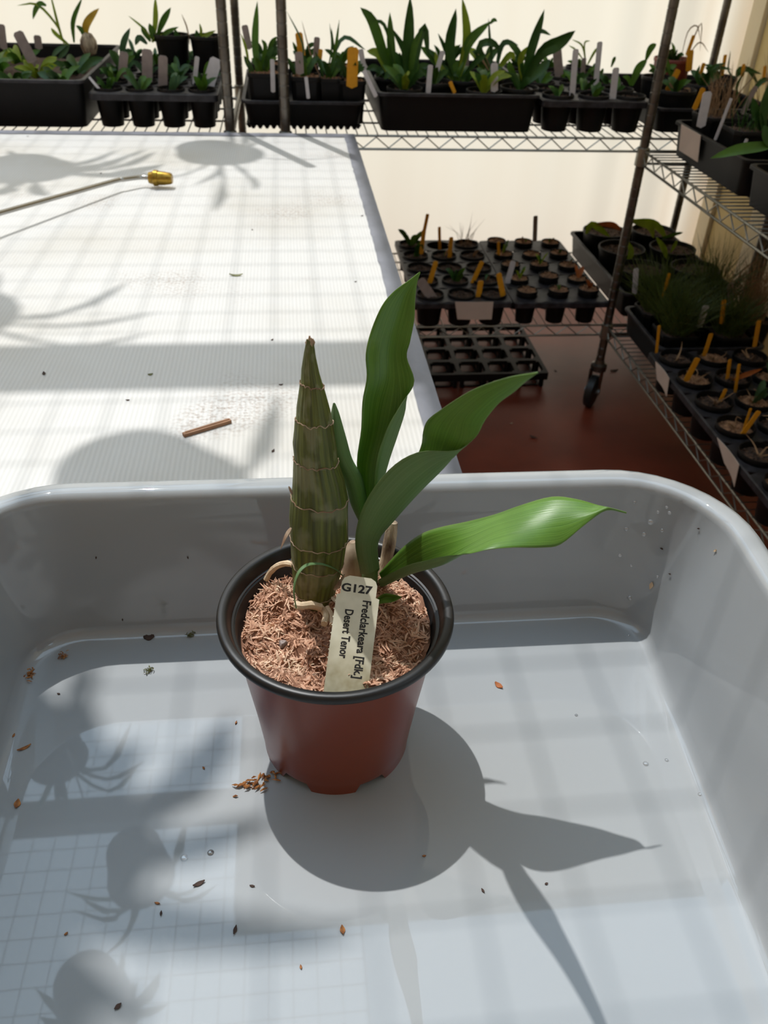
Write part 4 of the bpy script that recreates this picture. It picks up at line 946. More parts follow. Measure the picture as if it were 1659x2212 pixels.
# tray 3: square pots in a ribbed tray behind the second post
T3 = solid_tray('low black tray with toothed base holding tall black pots', -.108, .196, 2.225, 2.70, ZU, .066, serr=True)
def put_pots(lst, z, grp=None):
    for (x, y, r, h, lab, leaves, yl) in lst:
        t = pot_thing(x, y, z, r, h, lab, grp, sq=True, fill=.006, mix='moss_dry', name='potted_orchid', cat='potted plant')
        for pts, w_, m_ in leaves: pxleaf(t, pts, w_, m_, yl)
        sprig(t, (x, y, z+h-.008), 8, .07, .014, ['g1', 'g2', 'g2'], g=g, spread=.8)
put_pots([
 (-.050, 2.285, .040, .112, 'black pot with one long upright leaf between the two rack posts', [([(556,160),(552,90),(556,2)], 15, 'g1'), ([(540,165),(532,110),(520,72)], 6, 'g3'), ([(565,165),(580,120),(592,100)], 10, 'g2'), ([(550,165),(538,140),(527,120)], 12, 'g2'), ([(560,160),(572,105),(565,85)], 10, 'g1')], 2.285),
 (.052, 2.285, .036, .105, 'black pot right of the second rack post with yellow tag', [([(640,165),(650,120),(668,150)], 10, 'g2'), ([(645,160),(655,100),(620,25)], 4, 'g4'), ([(650,165),(660,140),(675,120)], 10, 'g1'), ([(640,165),(628,140),(622,125)], 10, 'g2')], 2.285),
 (.112, 2.30, .034, .100, 'black pot with an arching leaf beside the yellow-tagged pots', [([(700,178),(690,140),(680,110)], 8, 'g2'), ([(702,175),(716,105),(712,50)], 4, 'g2'), ([(705,175),(740,84),(790,108)], 9, 'g4'), ([(700,178),(718,140),(733,42)], 9, 'g1'), ([(698,178),(672,120),(652,45)], 3, 'dry'), ([(706,172),(726,130),(745,170)], 12, 'g2')], 2.30),
 (.166, 2.285, .034, .098, 'black pot holding the large yellow tag at the tray corner', [([(760,178),(775,150),(790,160)], 10, 'g2'), ([(755,178),(742,150),(735,165)], 10, 'g2')], 2.285),
 (-.045, 2.42, .040, .112, 'second black pot behind the long-leaved one', [([(575,130),(585,95),(600,78)], 9, 'g1'), ([(570,130),(560,100),(540,90)], 9, 'g2')], 2.42),
 (.050, 2.42, .038, .110, 'black pot in the second row of the toothed tray, centre', [([(655,130),(640,110),(632,90)], 9, 'g1'), ([(660,130),(668,100),(690,95)], 9, 'g2')], 2.42),
 (.145, 2.42, .038, .108, 'black pot in the second row of the toothed tray, right', [([(735,140),(722,110),(716,60)], 6, 'g2'), ([(738,140),(750,110),(768,105)], 9, 'g2')], 2.42)], ZU+.010)
for lab, top, bot, w_, y, m_ in (('mauve-grey tag left of the long upright leaf', (528,54), (538,104), 13, 2.30, 'grey_tag'), ('slim white tag on the pot left of the second rack post', (588,128), (590,198), 9, 2.232, 'white_tag'), ('yellow tag right of the second rack post', (645,70), (652,120), 15, 2.30, 'yellow'), ('grey tag below the yellow tag by the second rack post', (645,112), (648,158), 17, 2.26, 'grey_tag'), ('pinkish grey tag in the third pot of the toothed tray', (685,80), (682,130), 12, 2.34, 'grey_tag'), ('small orange tag beside the pinkish grey tag', (693,106), (690,132), 9, 2.32, 'yellow'), ('large bright yellow tag at the right of the toothed tray', (763,102), (760,186), 23, 2.25, 'yellow'), ('white tag behind the large bright yellow tag', (779,106), (786,150), 11, 2.32, 'white_tag'), ('small white tag on the front of the toothed tray', (661,166), (666,212), 7, 2.222, 'white_tag'), ('pale tag leaning at the left corner of the long planter', (786,152), (812,208), 9, 2.208, 'white_tag')): marker(top, bot, w_, y, m_, lab)

# tray 4: long black planter of big-leaved orchids
T4 = solid_tray('long deep black planter tray of big-leaved orchids on the upper back shelf', .224, .636, 2.215, 2.76, ZU, .089)
def orchid(x, y, lab, leaves, yl, r=.05, h=.09, z=None, mat='tray', name='potted_orchid'):
    t = pot_thing(x, y, ZU+.005 if z is None else z, r, h, lab, None, fill=.012, mat=mat, name=name, cat='potted plant')
    for pts, w_, m_ in leaves: pxleaf(t, pts, w_, m_, yl)
    if name == 'potted_orchid': sprig(t, (x, y, t.location.z+h-.012), 6, .07, .015, ['g2', 'g2', 'g1'], g=g, spread=1.0)
    return t
orchid(.285, 2.42, 'orchid with three strap leaves at the left end of the long planter', [([(850,175),(829,115),(805,45),(778,16)], 22, 'g1'), ([(855,170),(846,110),(842,26)], 18, 'g1'), ([(848,180),(818,120),(792,110)], 18, 'g3'), ([(858,175),(832,60),(800,45)], 8, 'g2'), ([(860,178),(880,130),(846,60)], 16, 'g2'), ([(845,180),(812,148),(790,150)], 14, 'g2'), ([(852,180),(830,150),(812,168)], 16, 'g2')], 2.42)
orchid(.385, 2.36, 'orchid with the broadest tall leaf in the long planter', [([(880,195),(878,105),(886,-10)], 28, 'g2'), ([(884,190),(892,110),(914,56)], 15, 'g1'), ([(890,190),(914,60),(926,128)], 15, 'g2'), ([(875,195),(862,140),(852,110)], 18, 'g2'), ([(870,195),(845,160),(830,172)], 16, 'g2'), ([(886,195),(905,150),(930,140)], 16, 'g2'), ([(880,195),(895,160),(905,130)], 14, 'g1')], 2.36)
orchid(.475, 2.40, 'orchid with two tall yellow-green leaves in the middle of the long planter', [([(985,170),(968,100),(985,18)], 26, 'g2'), ([(992,165),(1006,85),(998,-6)], 21, 'g3'), ([(988,170),(1010,95),(1060,46)], 20, 'g1'), ([(980,175),(962,110),(946,72)], 9, 'g2'), ([(984,178),(948,140),(940,110)], 10, 'g3'), ([(995,172),(1030,130),(1050,120)], 14, 'g2'), ([(975,178),(960,150),(945,160)], 16, 'g2'), ([(990,185),(985,150),(1002,130)], 20, 'g1')], 2.40)
orchid(.545, 2.46, 'orchid with low arching dark leaves in the long planter', [([(1060,160),(1035,104),(1060,92),(1084,110)], 16, 'g2'), ([(1065,155),(1058,90),(1055,40)], 6, 'g2'), ([(1058,52),(1066,44),(1074,46)], 8, 'g1'), ([(1070,160),(1085,95),(1120,98)], 12, 'g4'), ([(1062,160),(1045,130),(1030,110)], 12, 'dry'), ([(1068,160),(1100,120),(1112,130)], 14, 'g3')], 2.46)
orchid(.598, 2.30, 'orchid with spreading pointed leaves at the right end of the long planter', [([(1128,185),(1146,105),(1176,20)], 22, 'g2'), ([(1130,180),(1165,115),(1205,92),(1243,66)], 30, 'g2'), ([(1150,110),(1164,70),(1190,76)], 10, 'g2'), ([(1126,185),(1118,120),(1096,92)], 18, 'g2'), ([(1132,185),(1170,150),(1188,128)], 20, 'g2'), ([(1124,190),(1104,150),(1100,130)], 14, 'g1'), ([(1128,178),(1122,130),(1140,100)], 16, 'g3')], 2.30)
for (x, y, lab) in ((.30, 2.29, 'front left'), (.50, 2.27, 'front centre'), (.33, 2.60, 'back left'), (.45, 2.60, 'back centre'), (.57, 2.62, 'back right')):
    t = pot_thing(x, y, ZU+.005, .046, .086, 'black pot with low growth in the long planter, %s' % lab, 'low pots in the long planter', fill=.012); sprig(t, (x, y, ZU+.08), 10, .09, .018, ['g1', 'g2', 'g3', 'g2'], g=g, spread=.9)
for lab, top, bot, w_, y, m_ in (('white tag standing in the front of the long planter left of centre', (930,140), (925,200), 11, 2.25, 'white_tag'), ('pale slanting tag under the tall yellow-green leaves', (957,110), (942,158), 10, 2.35, 'white_tag'), ('wide whitish tag in the right part of the long planter', (1068,136), (1068,196), 16, 2.26, 'white_tag'), ('grey tag behind the low arching dark leaves', (1008,108), (1006,150), 13, 2.5, 'grey_tag'), ('yellow tag low in the middle of the long planter', (972,176), (982,200), 8, 2.25, 'yellow')): marker(top, bot, w_, y, m_, lab)

# tray 5: carry tray of round pots with white tags
T5, c5 = carry_tray('black carry tray of round pots with white tags by the corner post', .645, .930, 2.222, 2.76, ZU, .078, 3, 6, .040, mat='tray')
for (i, j, x, y) in c5:
    t = pot_thing(x, y, ZU+.004, .0405, .082, 'black round pot, %s row %s column of the white-tagged carry tray' % (ROW[j], COLN[i]), 'pots in the white-tagged carry tray', fill=.012)
    if g.random() < .85: sprig(t, (x, y, ZU+.074), 5, .05, .013, ['g1', 'g2'], g=g, spread=1.0)
t = thing('thin_seedling', 'wispy pale seedling at the back of the white-tagged carry tray', 'plant', on_y(1265, 140, 2.62))
for pts in ([(1265,140),(1258,100),(1235,85)], [(1266,140),(1262,95),(1275,88)], [(1268,140),(1285,110),(1300,98)], [(1266,140),(1245,110),(1228,98)], [(1270,140),(1280,120),(1292,104)]): pxleaf(t, pts, 4, 'g3', 2.62)
t = thing('leafy_seedling', 'bright green seedling with pointed leaves left of the corner post', 'plant', on_y(1365, 185, 2.34))
for pts, w_ in (([(1364,185),(1378,150),(1398,128)], 18), ([(1395,130),(1405,105),(1418,95)], 14), ([(1362,185),(1356,170),(1345,165)], 10), ([(1320,145),(1325,130),(1330,122)], 8)): pxleaf(t, pts, w_, 'g1', 2.34)
for lab, top, bot, w_, y, m_ in (('broad tan tag nearest the long planter in the white-tagged tray', (1203,106), (1208,162), 20, 2.50, 'grey_tag'), ('long grey-white tag in the white-tagged tray, left of the middle', (1244,106), (1236,206), 13, 2.28, 'white_tag'), ('tall pale tag in the middle of the white-tagged tray', (1296,90), (1286,196), 12, 2.36, 'white_tag'), ('white tag in the front right of the white-tagged tray', (1331,146), (1322,222), 15, 2.25, 'white_tag'), ('small beige tag behind the tall pale tag', (1262,125), (1258,165), 10, 2.5, 'grey_tag')): marker(top, bot, w_, y, m_, lab)

# corner of the upper back shelf
T6 = solid_tray('black tray in the rack corner holding the old red pot and yellow tags', .955, 1.29, 2.235, 2.77, ZU, .06)
t = orchid(1.13, 2.62, 'old red pot with dry looping stems in the rack corner', [([(1470,130),(1485,70),(1505,56),(1513,90)], 3, 'dry'), ([(1478,130),(1495,90),(1515,50),(1512,110)], 3, 'dry'), ([(1480,130),(1510,92),(1530,112)], 3, 'dry')], 2.62, r=.055, h=.12, z=ZU+.005, mat='redpot')
orchid(1.045, 2.50, 'black pot with green leaf behind the corner post', [([(1452,170),(1440,140),(1428,100)], 12, 'g1'), ([(1455,172),(1448,150),(1462,140)], 14, 'g1'), ([(1450,170),(1436,130),(1452,74)], 8, 'g2')], 2.50, r=.045, h=.09)
orchid(1.02, 2.31, 'black pot of tangled bare roots right of the corner post', [([(1470,225),(1450,205),(1440,215)], 5, 'dry'), ([(1478,225),(1490,195),(1476,190)], 5, 'dry'), ([(1480,225),(1498,205),(1490,230)], 5, 'dry'), ([(1470,222),(1466,195),(1480,180)], 6, 'dry'), ([(1472,225),(1452,190),(1446,178)], 5, 'dry')], 2.31, r=.055, h=.09)
orchid(1.14, 2.40, 'black pot with dark curving leaves in the rack corner', [([(1515,190),(1535,150),(1568,136)], 9, 'g2'), ([(1518,190),(1540,170),(1560,164)], 12, 'g2'), ([(1515,192),(1505,165),(1512,140)], 8, 'g2'), ([(1520,190),(1545,150),(1580,150)], 9, 'g2')], 2.40, r=.055, h=.09)
orchid(1.235, 2.52, 'black pot with drooping dark leaves at the right picture edge', [([(1590,170),(1600,150),(1645,160)], 12, 'g2'), ([(1588,170),(1612,148),(1640,185)], 10, 'g2'), ([(1586,170),(1572,150),(1578,110)], 6, 'g4')], 2.52, r=.05, h=.09)
for lab, top, bot, w_, y, m_ in (('thin yellow tag above the old red pot', (1499,76), (1484,118), 8, 2.60, 'yellow'), ('wide yellow tag in front of the old red pot', (1492,108), (1488,152), 15, 2.55, 'yellow'), ('long yellow tag slanting right of the corner post', (1466,150), (1440,200), 13, 2.34, 'yellow'), ('yellow tag with pointed top in the rack corner', (1521,136), (1510,170), 9, 2.45, 'yellow'), ('narrow yellow tag against the cream strip of the wall', (1567,118), (1560,162), 8, 2.5, 'yellow'), ('yellow tag in front of the tan panel', (1607,138), (1603,165), 8, 2.5, 'yellow'), ('yellow tag at the right picture edge above the dark leaves', (1653,142), (1648,182), 8, 2.5, 'yellow')): marker(top, bot, w_, y, m_, lab)

# ---------------- right rack, upper shelf
R1 = solid_tray('black tray with a paper label on its side on the upper right shelf', .962, 1.25, 1.75, 2.15, ZR, .078, rim='tray')
R2 = solid_tray('nearer black tray on the upper right shelf at the picture edge', .955, 1.25, 1.18, 1.73, ZR, .078, rim='tray')
paper_strip('pinkish paper label taped to the side of the upper right tray', [(.9585, 2.09, ZR+.079), (.9585, 1.975, ZR+.079), (.967, 1.975, ZR+.02), (.967, 2.09, ZR+.02)], -.001)
def bushpot(x, y, z, r, h, lab, n, ln, w_, mat, seed, spread=.9, extra=(), yl=None, rad=None, mix='soil'):
    t = pot_thing(x, y, z, r, h, lab, None, sq=True, fill=.008, mix=mix, name='potted_plant', cat='potted plant')
    tuft(t, (x, y, z+h-.008), n, ln, w_, mat, random.Random(seed), spread, rad=rad or r*.7)
    for pts, w2, m2 in extra: pxleaf(t, pts, w2, m2, yl or y)
    return t
bushpot(1.04, 2.08, ZR+.005, .05, .10, 'black pot of brown stems behind the paper-labelled tray side', 60, .13, .002, 'dry', 3, .5)
bushpot(1.17, 2.08, ZR+.005, .05, .10, 'black pot with brown and green stems at the upper right', 60, .15, .0022, 'dry', 4, .6, [([(1600,230),(1590,190),(1610,150)], 8, 'g2'), ([(1605,230),(1640,180),(1665,170)], 12, 'g2')], 2.08)
bushpot(1.05, 1.94, ZR+.005, .05, .10, 'black pot with a dark leaf just behind the leaning white tags', 30, .08, .002, 'g2', 5, .6)
bushpot(1.17, 1.93, ZR+.005, .05, .10, 'black pot with a big dark-green leaf clump at the right picture edge', 20, .08, .002, 'g2', 6, .6, [([(1650,300),(1645,240),(1665,170)], 30, 'g2'), ([(1655,300),(1635,250),(1625,210)], 20, 'g2')], 1.93)
t = orchid(1.06, 1.56, 'orchid with one long bright leaf tip reaching left over the upper right tray', [([(1690,310),(1640,318),(1590,325),(1534,342)], 26, 'g1'), ([(1690,330),(1660,300),(1650,270)], 28, 'g2')], 1.56, r=.05, h=.09, z=ZR+.005)
for lab, top, bot, w_, y, m_ in (('wide white tag standing in the upper right tray', (1529,198), (1514,272), 22, 2.02, 'white_tag'), ('narrow white tag leaning beside the wide one in the upper right tray', (1580,212), (1545,302), 7, 1.95, 'white_tag'), ('grey tag further back in the upper right tray', (1634,186), (1604,245), 12, 2.06, 'grey_tag'), ('tiny white tag near the bright leaf tip', (1614,300), (1606,316), 7, 1.85, 'white_tag'), ('old yellow tag among brown stems in the upper right tray', (1520,190), (1500,235), 12, 2.1, 'yellow')): marker(top, bot, w_, y, m_, lab)

# ---------------- lower shelf corner
L3 = solid_tray('black tray of wide pots with fallen yellow-green leaves in the lower corner', .965, 1.325, 2.225, 2.80, ZL, .075)
for (x, y, lab) in ((1.055, 2.70, 'back left'), (1.225, 2.70, 'back right'), (1.055, 2.53, 'middle left'), (1.225, 2.53, 'middle right'), (1.055, 2.35, 'front left'), (1.225, 2.35, 'front right')):
    t = pot_thing(x, y, ZL+.005, .074, .105, 'wide black pot of dark bark in the lower corner tray, %s' % lab, 'wide pots in the lower corner tray', fill=.014)
for lab, pts, w_, m_, y in (('long yellow-green leaf lying across the back corner pots', [(1362,478),(1400,490),(1412,515)], 17, 'g3', 2.60), ('second long yellow-green leaf lying across the corner pots', [(1368,476),(1412,484),(1440,516)], 18, 'g3', 2.64), ('short yellow-green leaf hanging at the corner tray edge', [(1418,514),(1432,535),(1440,560)], 14, 'g3', 2.45), ('thin green leaf pointing right in the lower corner', [(1430,514),(1455,506),(1476,502)], 9, 'g1', 2.58), ('pale leaf standing at the corner tray edge', [(1448,545),(1455,530),(1462,518)], 12, 'g3', 2.40), ('yellow-green leaf in the back left corner pot', [(1266,505),(1280,485),(1318,512)], 16, 'g3', 2.60), ('orange dead leaf lying in the corner pots', [(1285,484),(1320,486),(1342,498)], 14, 'rust', 2.60), ('dark yellow-green leaf hanging behind the corner post', [(1355,522),(1362,545),(1354,572)], 15, 'g3', 2.45)):
    t = bleaf(None, [on_y(u, v, y) for u, v in pts], w_*(y*.93)/F, m_, name='fallen_leaf'); tag(t, lab, 'leaf')

# ---------------- right rack, lower shelf
R3_ = solid_tray('black tray of bushy grass plants on the lower right shelf', .938, 1.23, 1.87, 2.155, ZL, .070)
bushpot(1.01, 2.09, ZL+.005, .052, .085, 'dense dark-green bush plant at the back of the lower right tray', 420, .17, .0020, 'g6', 31, 1.1)
bushpot(1.15, 2.08, ZL+.005, .052, .085, 'tall grassy plant with pale stems at the back right of the lower tray', 260, .22, .0020, 'g6', 32, .9, [([(1590,640),(1600,590),(1640,560)], 3, 'dry')], 2.08)
bushpot(1.01, 1.95, ZL+.005, .052, .085, 'dense dark bush plant at the front of the lower right tray', 420, .16, .0020, 'g6', 33, 1.1)
bushpot(1.15, 1.94, ZL+.005, .052, .085, 'grassy plant beside the yellow tag in the lower right tray', 260, .15, .0020, 'g6', 34, 1.0)
bushpot(1.25, 2.02, ZL+.005, .05, .085, 'pale flowered grass clump at the right picture edge', 160, .20, .0022, 'dry', 35, .8)
R4, c4 = carry_tray('black carry tray of rooted pots and yellow tags nearest on the lower right shelf', .897, 1.185, 1.18, 1.842, ZL, .078, 3, 6, .0415)
for (i, j, x, y) in c4:
    t = pot_thing(x, y, ZL+.004, .042, .088, 'black round pot of bark, %s row %s column of the nearest lower right tray' % (ROW[j], COLN[i]), 'pots in the nearest lower right tray', fill=.014, mix='soil' if (i+j) % 2 else 'moss_dry')
    zz = ZL+.08
    for q_ in range(3):
        a = g.uniform(0, 6.28); d = V((math.cos(a), math.sin(a), .8))*.022; bleaf(t, [V((x, y, zz)), V((x, y, zz))+d, V((x, y, zz))+d*1.3+V((g.uniform(-.02, .02), g.uniform(-.02, .02), g.uniform(-.02, .015)))], .005, 'dry', name='root', prof='x', seg=5)
    if (i, j) in ((1, 3), (2, 1), (2, 4), (1, 1)): sprig(t, (x, y, zz), 3, .07, .016, ['g4', 'g1'], g=g)
    if (i, j) == (1, 4): bleaf(t, [(x, y, zz), (x+.02, y-.01, zz+.02), (x+.06, y-.01, zz+.035)], .012, 'rust')
for lab, top, bot, w_, y, m_ in (
  ('white tag left of the dense bush in the lower right tray', (1374,580), (1371,634), 14, 2.10, 'white_tag'), ('yellow tag buried in the dense dark bush', (1446,590), (1432,642), 8, 2.04, 'yellow'), ('white tag right of the dense dark bush', (1526,660), (1510,706), 19, 1.93, 'white_tag'), ('grey tag among the pale grass stems', (1578,612), (1578,668), 18, 2.02, 'grey_tag'),
  ('yellow tag in the grassy plant pot', (1564,648), (1559,698), 13, 1.92, 'yellow'), ('yellow tag at the right edge below the grassy plant', (1640,692), (1630,748), 13, 1.82, 'yellow'), ('narrow yellow tag at the back left of the nearest lower tray', (1424,703), (1418,762), 8, 1.82, 'yellow'), ('yellow tag in the back middle pot of the nearest lower tray', (1537,720), (1521,768), 12, 1.80, 'yellow'),
  ('orange-yellow tag leaning in a left pot of the nearest lower tray', (1508,773), (1482,822), 17, 1.675, 'yellow'), ('yellow tag right of the orange-yellow one', (1577,776), (1571,818), 10, 1.66, 'yellow'), ('thin yellow tag crossed by a dry orange leaf', (1597,786), (1588,848), 9, 1.62, 'yellow'), ('short yellow tag below the dry orange leaf', (1568,840), (1556,866), 11, 1.57, 'yellow'),
  ('long yellow tag leaning near the front of the nearest lower tray', (1640,888), (1594,952), 16, 1.42, 'yellow'), ('slim yellow tag behind the long leaning one', (1622,882), (1606,928), 8, 1.45, 'yellow')): marker(top, bot, w_, y, m_, lab)
paper_strip('torn paper label folded over the side of the nearest lower right tray, far end', [(.889, 1.78, ZL+.082), (.889, 1.69, ZL+.082), (.892, 1.685, ZL+.035), (.892, 1.755, ZL+.045)], -.001, bend=.003)
paper_strip('torn paper label folded over the side of the nearest lower right tray, near end', [(.889, 1.42, ZL+.082), (.889, 1.315, ZL+.082), (.892, 1.31, ZL+.030), (.892, 1.37, ZL+.050)], -.001, bend=.003)

# ================================================================== OVERHEAD WIRE BENCH AND HANGING POTS (mirrored in the tub, casting the soft shadows)
MZ = 2.46
hb = thing('hanging_wire_bench', 'wire grid bench hung from the roof above the table', 'bench', (-.74, 1.6, MZ))
x0, x1, y0, y1 = -1.6, .12, .50, 2.74
b = MB(); nx = round((x1-x0)/.06); ny = round((y1-y0)/.06)
for i in range(nx+1): x = x0+(x1-x0)*i/nx; b.tube([(x, y0, MZ), (x, y1, MZ)], .0011, 5)
for i in range(ny+1): y = y0+(y1-y0)*i/ny; b.tube([(x0, y, MZ+.0022), (x1, y, MZ+.0022)], .0011, 5)
o = b.build('wire_grid', M['frame'], hb); o.matrix_parent_inverse = hb.matrix_basis.inverted(); o['kind'] = 'stuff'
o.matrix_parent_inverse = Matrix.Translation(-V(hb.location))
for (x, y) in ((x0, y0), (x1, y0), (x0, y1), (x1, y1), (-.74, 1.69)):
    b = MB(); b.tube([(x, y, MZ), (x, y, WALL_H)], .003, 5); o = b.build('hanger_rod', M['frame'], hb); o.matrix_parent_inverse = Matrix.Translation(-V(hb.location))
g = random.Random(77)
def hanging(x, y, lab, r=.095, h=.15, n=9, ln=.30, w_=.04, spread=1.2, up=.7, seed=1, droop=.8):
    x -= .012; y += .023
    t = pot_thing(x, y, MZ+.0036, r, h, lab, 'pots on the overhead wire bench', fill=.015, name='bench_pot', cat='potted plant')
    sprig(t, (x, y, MZ+h), n, ln, w_, ['g1', 'g2'], spread=spread, g=random.Random(seed), up=up, droop=droop)
hanging(-.48, 1.31, 'large potted orchid above the table middle, second from the front', seed=2, n=7, ln=.34, w_=.032, spread=1.0)
hanging(-.55, .97, 'large potted orchid above the tub, nearest the front', seed=8, n=40, ln=.27, w_=.075, spread=1.0, up=.9, droop=.5)  # unseen crown, made dense to shade the left of the tub floor
hanging(-.49, 2.60, 'large potted orchid on the overhead bench nearest the curtain', seed=4, n=8, ln=.42, w_=.022, spread=1.5)
hanging(-.86, 2.46, 'leafy potted orchid at the back left of the overhead bench', seed=5, n=14, ln=.36, w_=.05, spread=1.3)
hanging(-.80, 1.74, 'leafy potted orchid left of the overhead bench middle', seed=6, n=10, ln=.38, w_=.035, spread=1.3)

# ================================================================== THINGS LYING ON THE TABLE
wd = thing('spray_wand', 'steel spray wand with brass nozzle lying on the white table', 'spray wand', on_z(345, 392, TZ+.0))
def WD(o): o.matrix_parent_inverse = Matrix.Translation(-V(wd.location)); return o
n0 = on_z(372, 386, TZ+.017); n1 = on_z(326, 384, TZ+.0175); bend = on_z(258, 388, TZ+.020); far = V((-.470, 1.392, TZ+.033)); ax = (n1-n0).normalized()
d2 = (far-bend).normalized(); gr0 = far+d2*.28; gr1 = far+d2*.52
q = [n1+ax*.002, n1+ax*.02, bend.lerp(n1, .12), bend+d2*.010, bend.lerp(far, .35), far, gr0]
b = MB(); b.tube(spline(q, 40), .0042, 10); WD(b.build('lance', M['rod'], wd))
b = MB(); side = ax.cross(V((0, 0, 1))).normalized(); upv = side.cross(ax)
rings = []
for t_, rr, hexa in ((0, .0085, 0), (.004, .0105, 0), (.010, .0112, 0), (.014, .0118, 1), (.026, .0125, 1), (.027, .0140, 1), (.034, .0145, 1), (.036, .0120, 0), (.044, .0100, 0)):
    rings.append([n0+ax*t_+(side*math.cos(a)+upv*math.sin(a))*(rr*(1+(.05*math.cos(6*a) if hexa else 0))) for a in (2*math.pi*i/24 for i in range(24))])
b.loft(rings, True, True); WD(b.build('brass_nozzle', M['brass'], wd))
b = MB(); b.tube([gr0-d2*.01, gr0+d2*.01, gr0.lerp(gr1, .5), gr1+V((0, 0, -.004))], [.010, .017, .019, .016], 12); WD(b.build('handle', M['rubber'], wd))
p0, p1 = on_z(396, 940, TZ+.002), on_z(498, 909, TZ+.002); dv = (p1-p0); an = math.atan2(dv.y, dv.x)
b = MB(); b.box((0, 0, .0022), (dv.length, .0052, .0035)); b.box((.001, 0.0012, .0042), (dv.length-.004, .0022, .0008)); o = b.build('wood_stick', M['wood'], smooth=False); o.location = (p0+p1)*.5-V((0, 0, .002)); o.rotation_euler = (0, 0, an); tag(o, 'short brown wooden stick lying on the white table behind the tub', 'stick')
M['olive'] = mk('olive_scrap', (110,112,62), .6, var=.2, scale=200); M['dark_bit'] = mk('dark_bit', (70,48,38), .8, var=.2, scale=200); M['orange_bit'] = mk('orange_moss_bit', (190,130,70), .85, col2=(120,72,40), scale=300)
def flake(px, zc, ln, wd_, mat, lab, group=None, rz=None, cat='debris', name='debris_flake', onp=None, curl=.25):
    p = on_z(px[0], px[1], zc) if onp is None else onp; b = MB(); n = 6; vs = []
    for i in range(n+1):
        t = i/n; w2 = wd_*.5*max(.15, math.sin(math.pi*min(.96, max(.06, t)))); zz = ln*curl*(2*t-1)**2*.5
        vs += [(ln*(t-.5), -w2, zz), (ln*(t-.5), w2, zz+wd_*.12), (ln*(t-.5), w2, zz+wd_*.12+.0005), (ln*(t-.5), -w2, zz+.0005)]
    fs = [(i*4+k, i*4+(k+1) % 4, i*4+4+(k+1) % 4, i*4+4+k) for i in range(n) for k in range(4)]+[(3, 2, 1, 0), tuple(n*4+k for k in range(4))]
    b.add(vs, fs); o = b.build(name, M[mat]); o.location = p+V((0, 0, .0002)); o.rotation_euler = (0, 0, g.uniform(0, 6.28) if rz is None else rz); return tag(o, lab, cat, group)
def mossbit(px, zc, size, mat, lab, group=None, elong=1.0, rz=0, name='moss_scrap'):
    p = on_z(px[0], px[1], zc); b = MB()
    for i in range(40):
        c = V((g.gauss(0, size*.28*elong), g.gauss(0, size*.22), abs(g.gauss(.0012, .0010)))); d = V((g.gauss(0, 1)*elong, g.gauss(0, 1), g.gauss(0, .5))).normalized()*size*g.uniform(.2, .45)
        c.x, c.y = c.x*math.cos(rz)-c.y*math.sin(rz), c.x*math.sin(rz)+c.y*math.cos(rz); d = Matrix.Rotation(rz, 3, 'Z') @ d
        q0, q1 = c-d*.5, c+d*.5; q0.z = max(q0.z, .0004); q1.z = max(q1.z, .0004)
        b.tube([q0, (q0+q1)*.5+V((0, 0, .0006)), q1], [size*.03, size*.06, size*.015], n=4)
    o = b.build(name, M[mat]); o.location = p; return tag(o, lab, 'debris', group)
flake((510, 596), TZ, .020, .006, 'olive', 'olive-green plant scrap on the middle of the white table', rz=0)
flake((325, 810), TZ, .006, .004, 'olive', 'small green crumb on the shaded band of the table', rz=.3)
flake((95, 808), TZ, .007, .004, 'dark_bit', 'small brown crumb at the left of the shaded table band')
for px, lab in (((545,497), 'tiny dark speck on the table centre beyond the olive scrap'), ((782,467), 'dark speck on the table beside the far part of the taped edge'), ((768,609), 'dark speck on the table close behind the tall leaf'), ((588,735), 'dark speck on the table left of the bulb tip'), ((276,865), 'dark speck on the table just in front of the shaded band'), ((607,832), 'dark speck on the shaded band beside the bulb'), ((590,975), 'dark speck on the table between the stick and the bulb'), ((60,295), 'dark speck at the far left corner of the table'), ((218,375), 'dark speck on the table beside the spray wand')): flake(px, TZ, g.uniform(.003, .0055), .0025, 'dark_bit', lab)
# debris in the tub
mossbit((555, 1690), ZB, .013, 'orange_bit', 'orange-brown moss scrap on the tub floor beside the pot', elong=1.7, rz=.25)
mossbit((60, 1462), ZB, .009, 'orange_bit', 'pale moss scrap in the left back corner of the tub', rz=1.0)
mossbit((322, 1450), ZB, .006, 'olive', 'small greenish moss scrap on the left of the tub floor')
mossbit((137, 1420), ZB, .006, 'orange_bit', 'small brown moss scrap near the left back tub corner')
mossbit((413, 1374), ZB, .006, 'olive', 'moss scrap at the back edge of the tub floor by the pot')
flake((322, 1378), ZB, .008, .006, 'dark_bit', 'dark red-brown bark chip at the back edge of the tub floor', rz=.1)
flake((1077, 1482), ZB, .007, .004, 'rust', 'brown leaf flake on the tub floor right of the pot', rz=-.9)
flake((430, 1910), ZB, .007, .0025, 'dark_bit', 'thin curled brown flake on the tub floor below the pot shadow', rz=.4)
flake((508, 2010), ZB, .005, .002, 'dark_bit', 'small upright brown sliver near the bottom of the picture', rz=1.3)
flake((740, 2010), ZB, .005, .003, 'orange_bit', 'yellow-brown crumb below the pot shadow')
flake((38, 1738), ZB, .006, .004, 'orange_bit', 'yellow-brown crumb at the left picture edge in the tub')
flake((53, 1617), ZB, .009, .002, 'orange_bit', 'thin straw sliver at the left of the tub floor', rz=.5)
flake((255, 2175), ZB, .004, .0025, 'dark_bit', 'brown crumb at the bottom left of the tub floor')
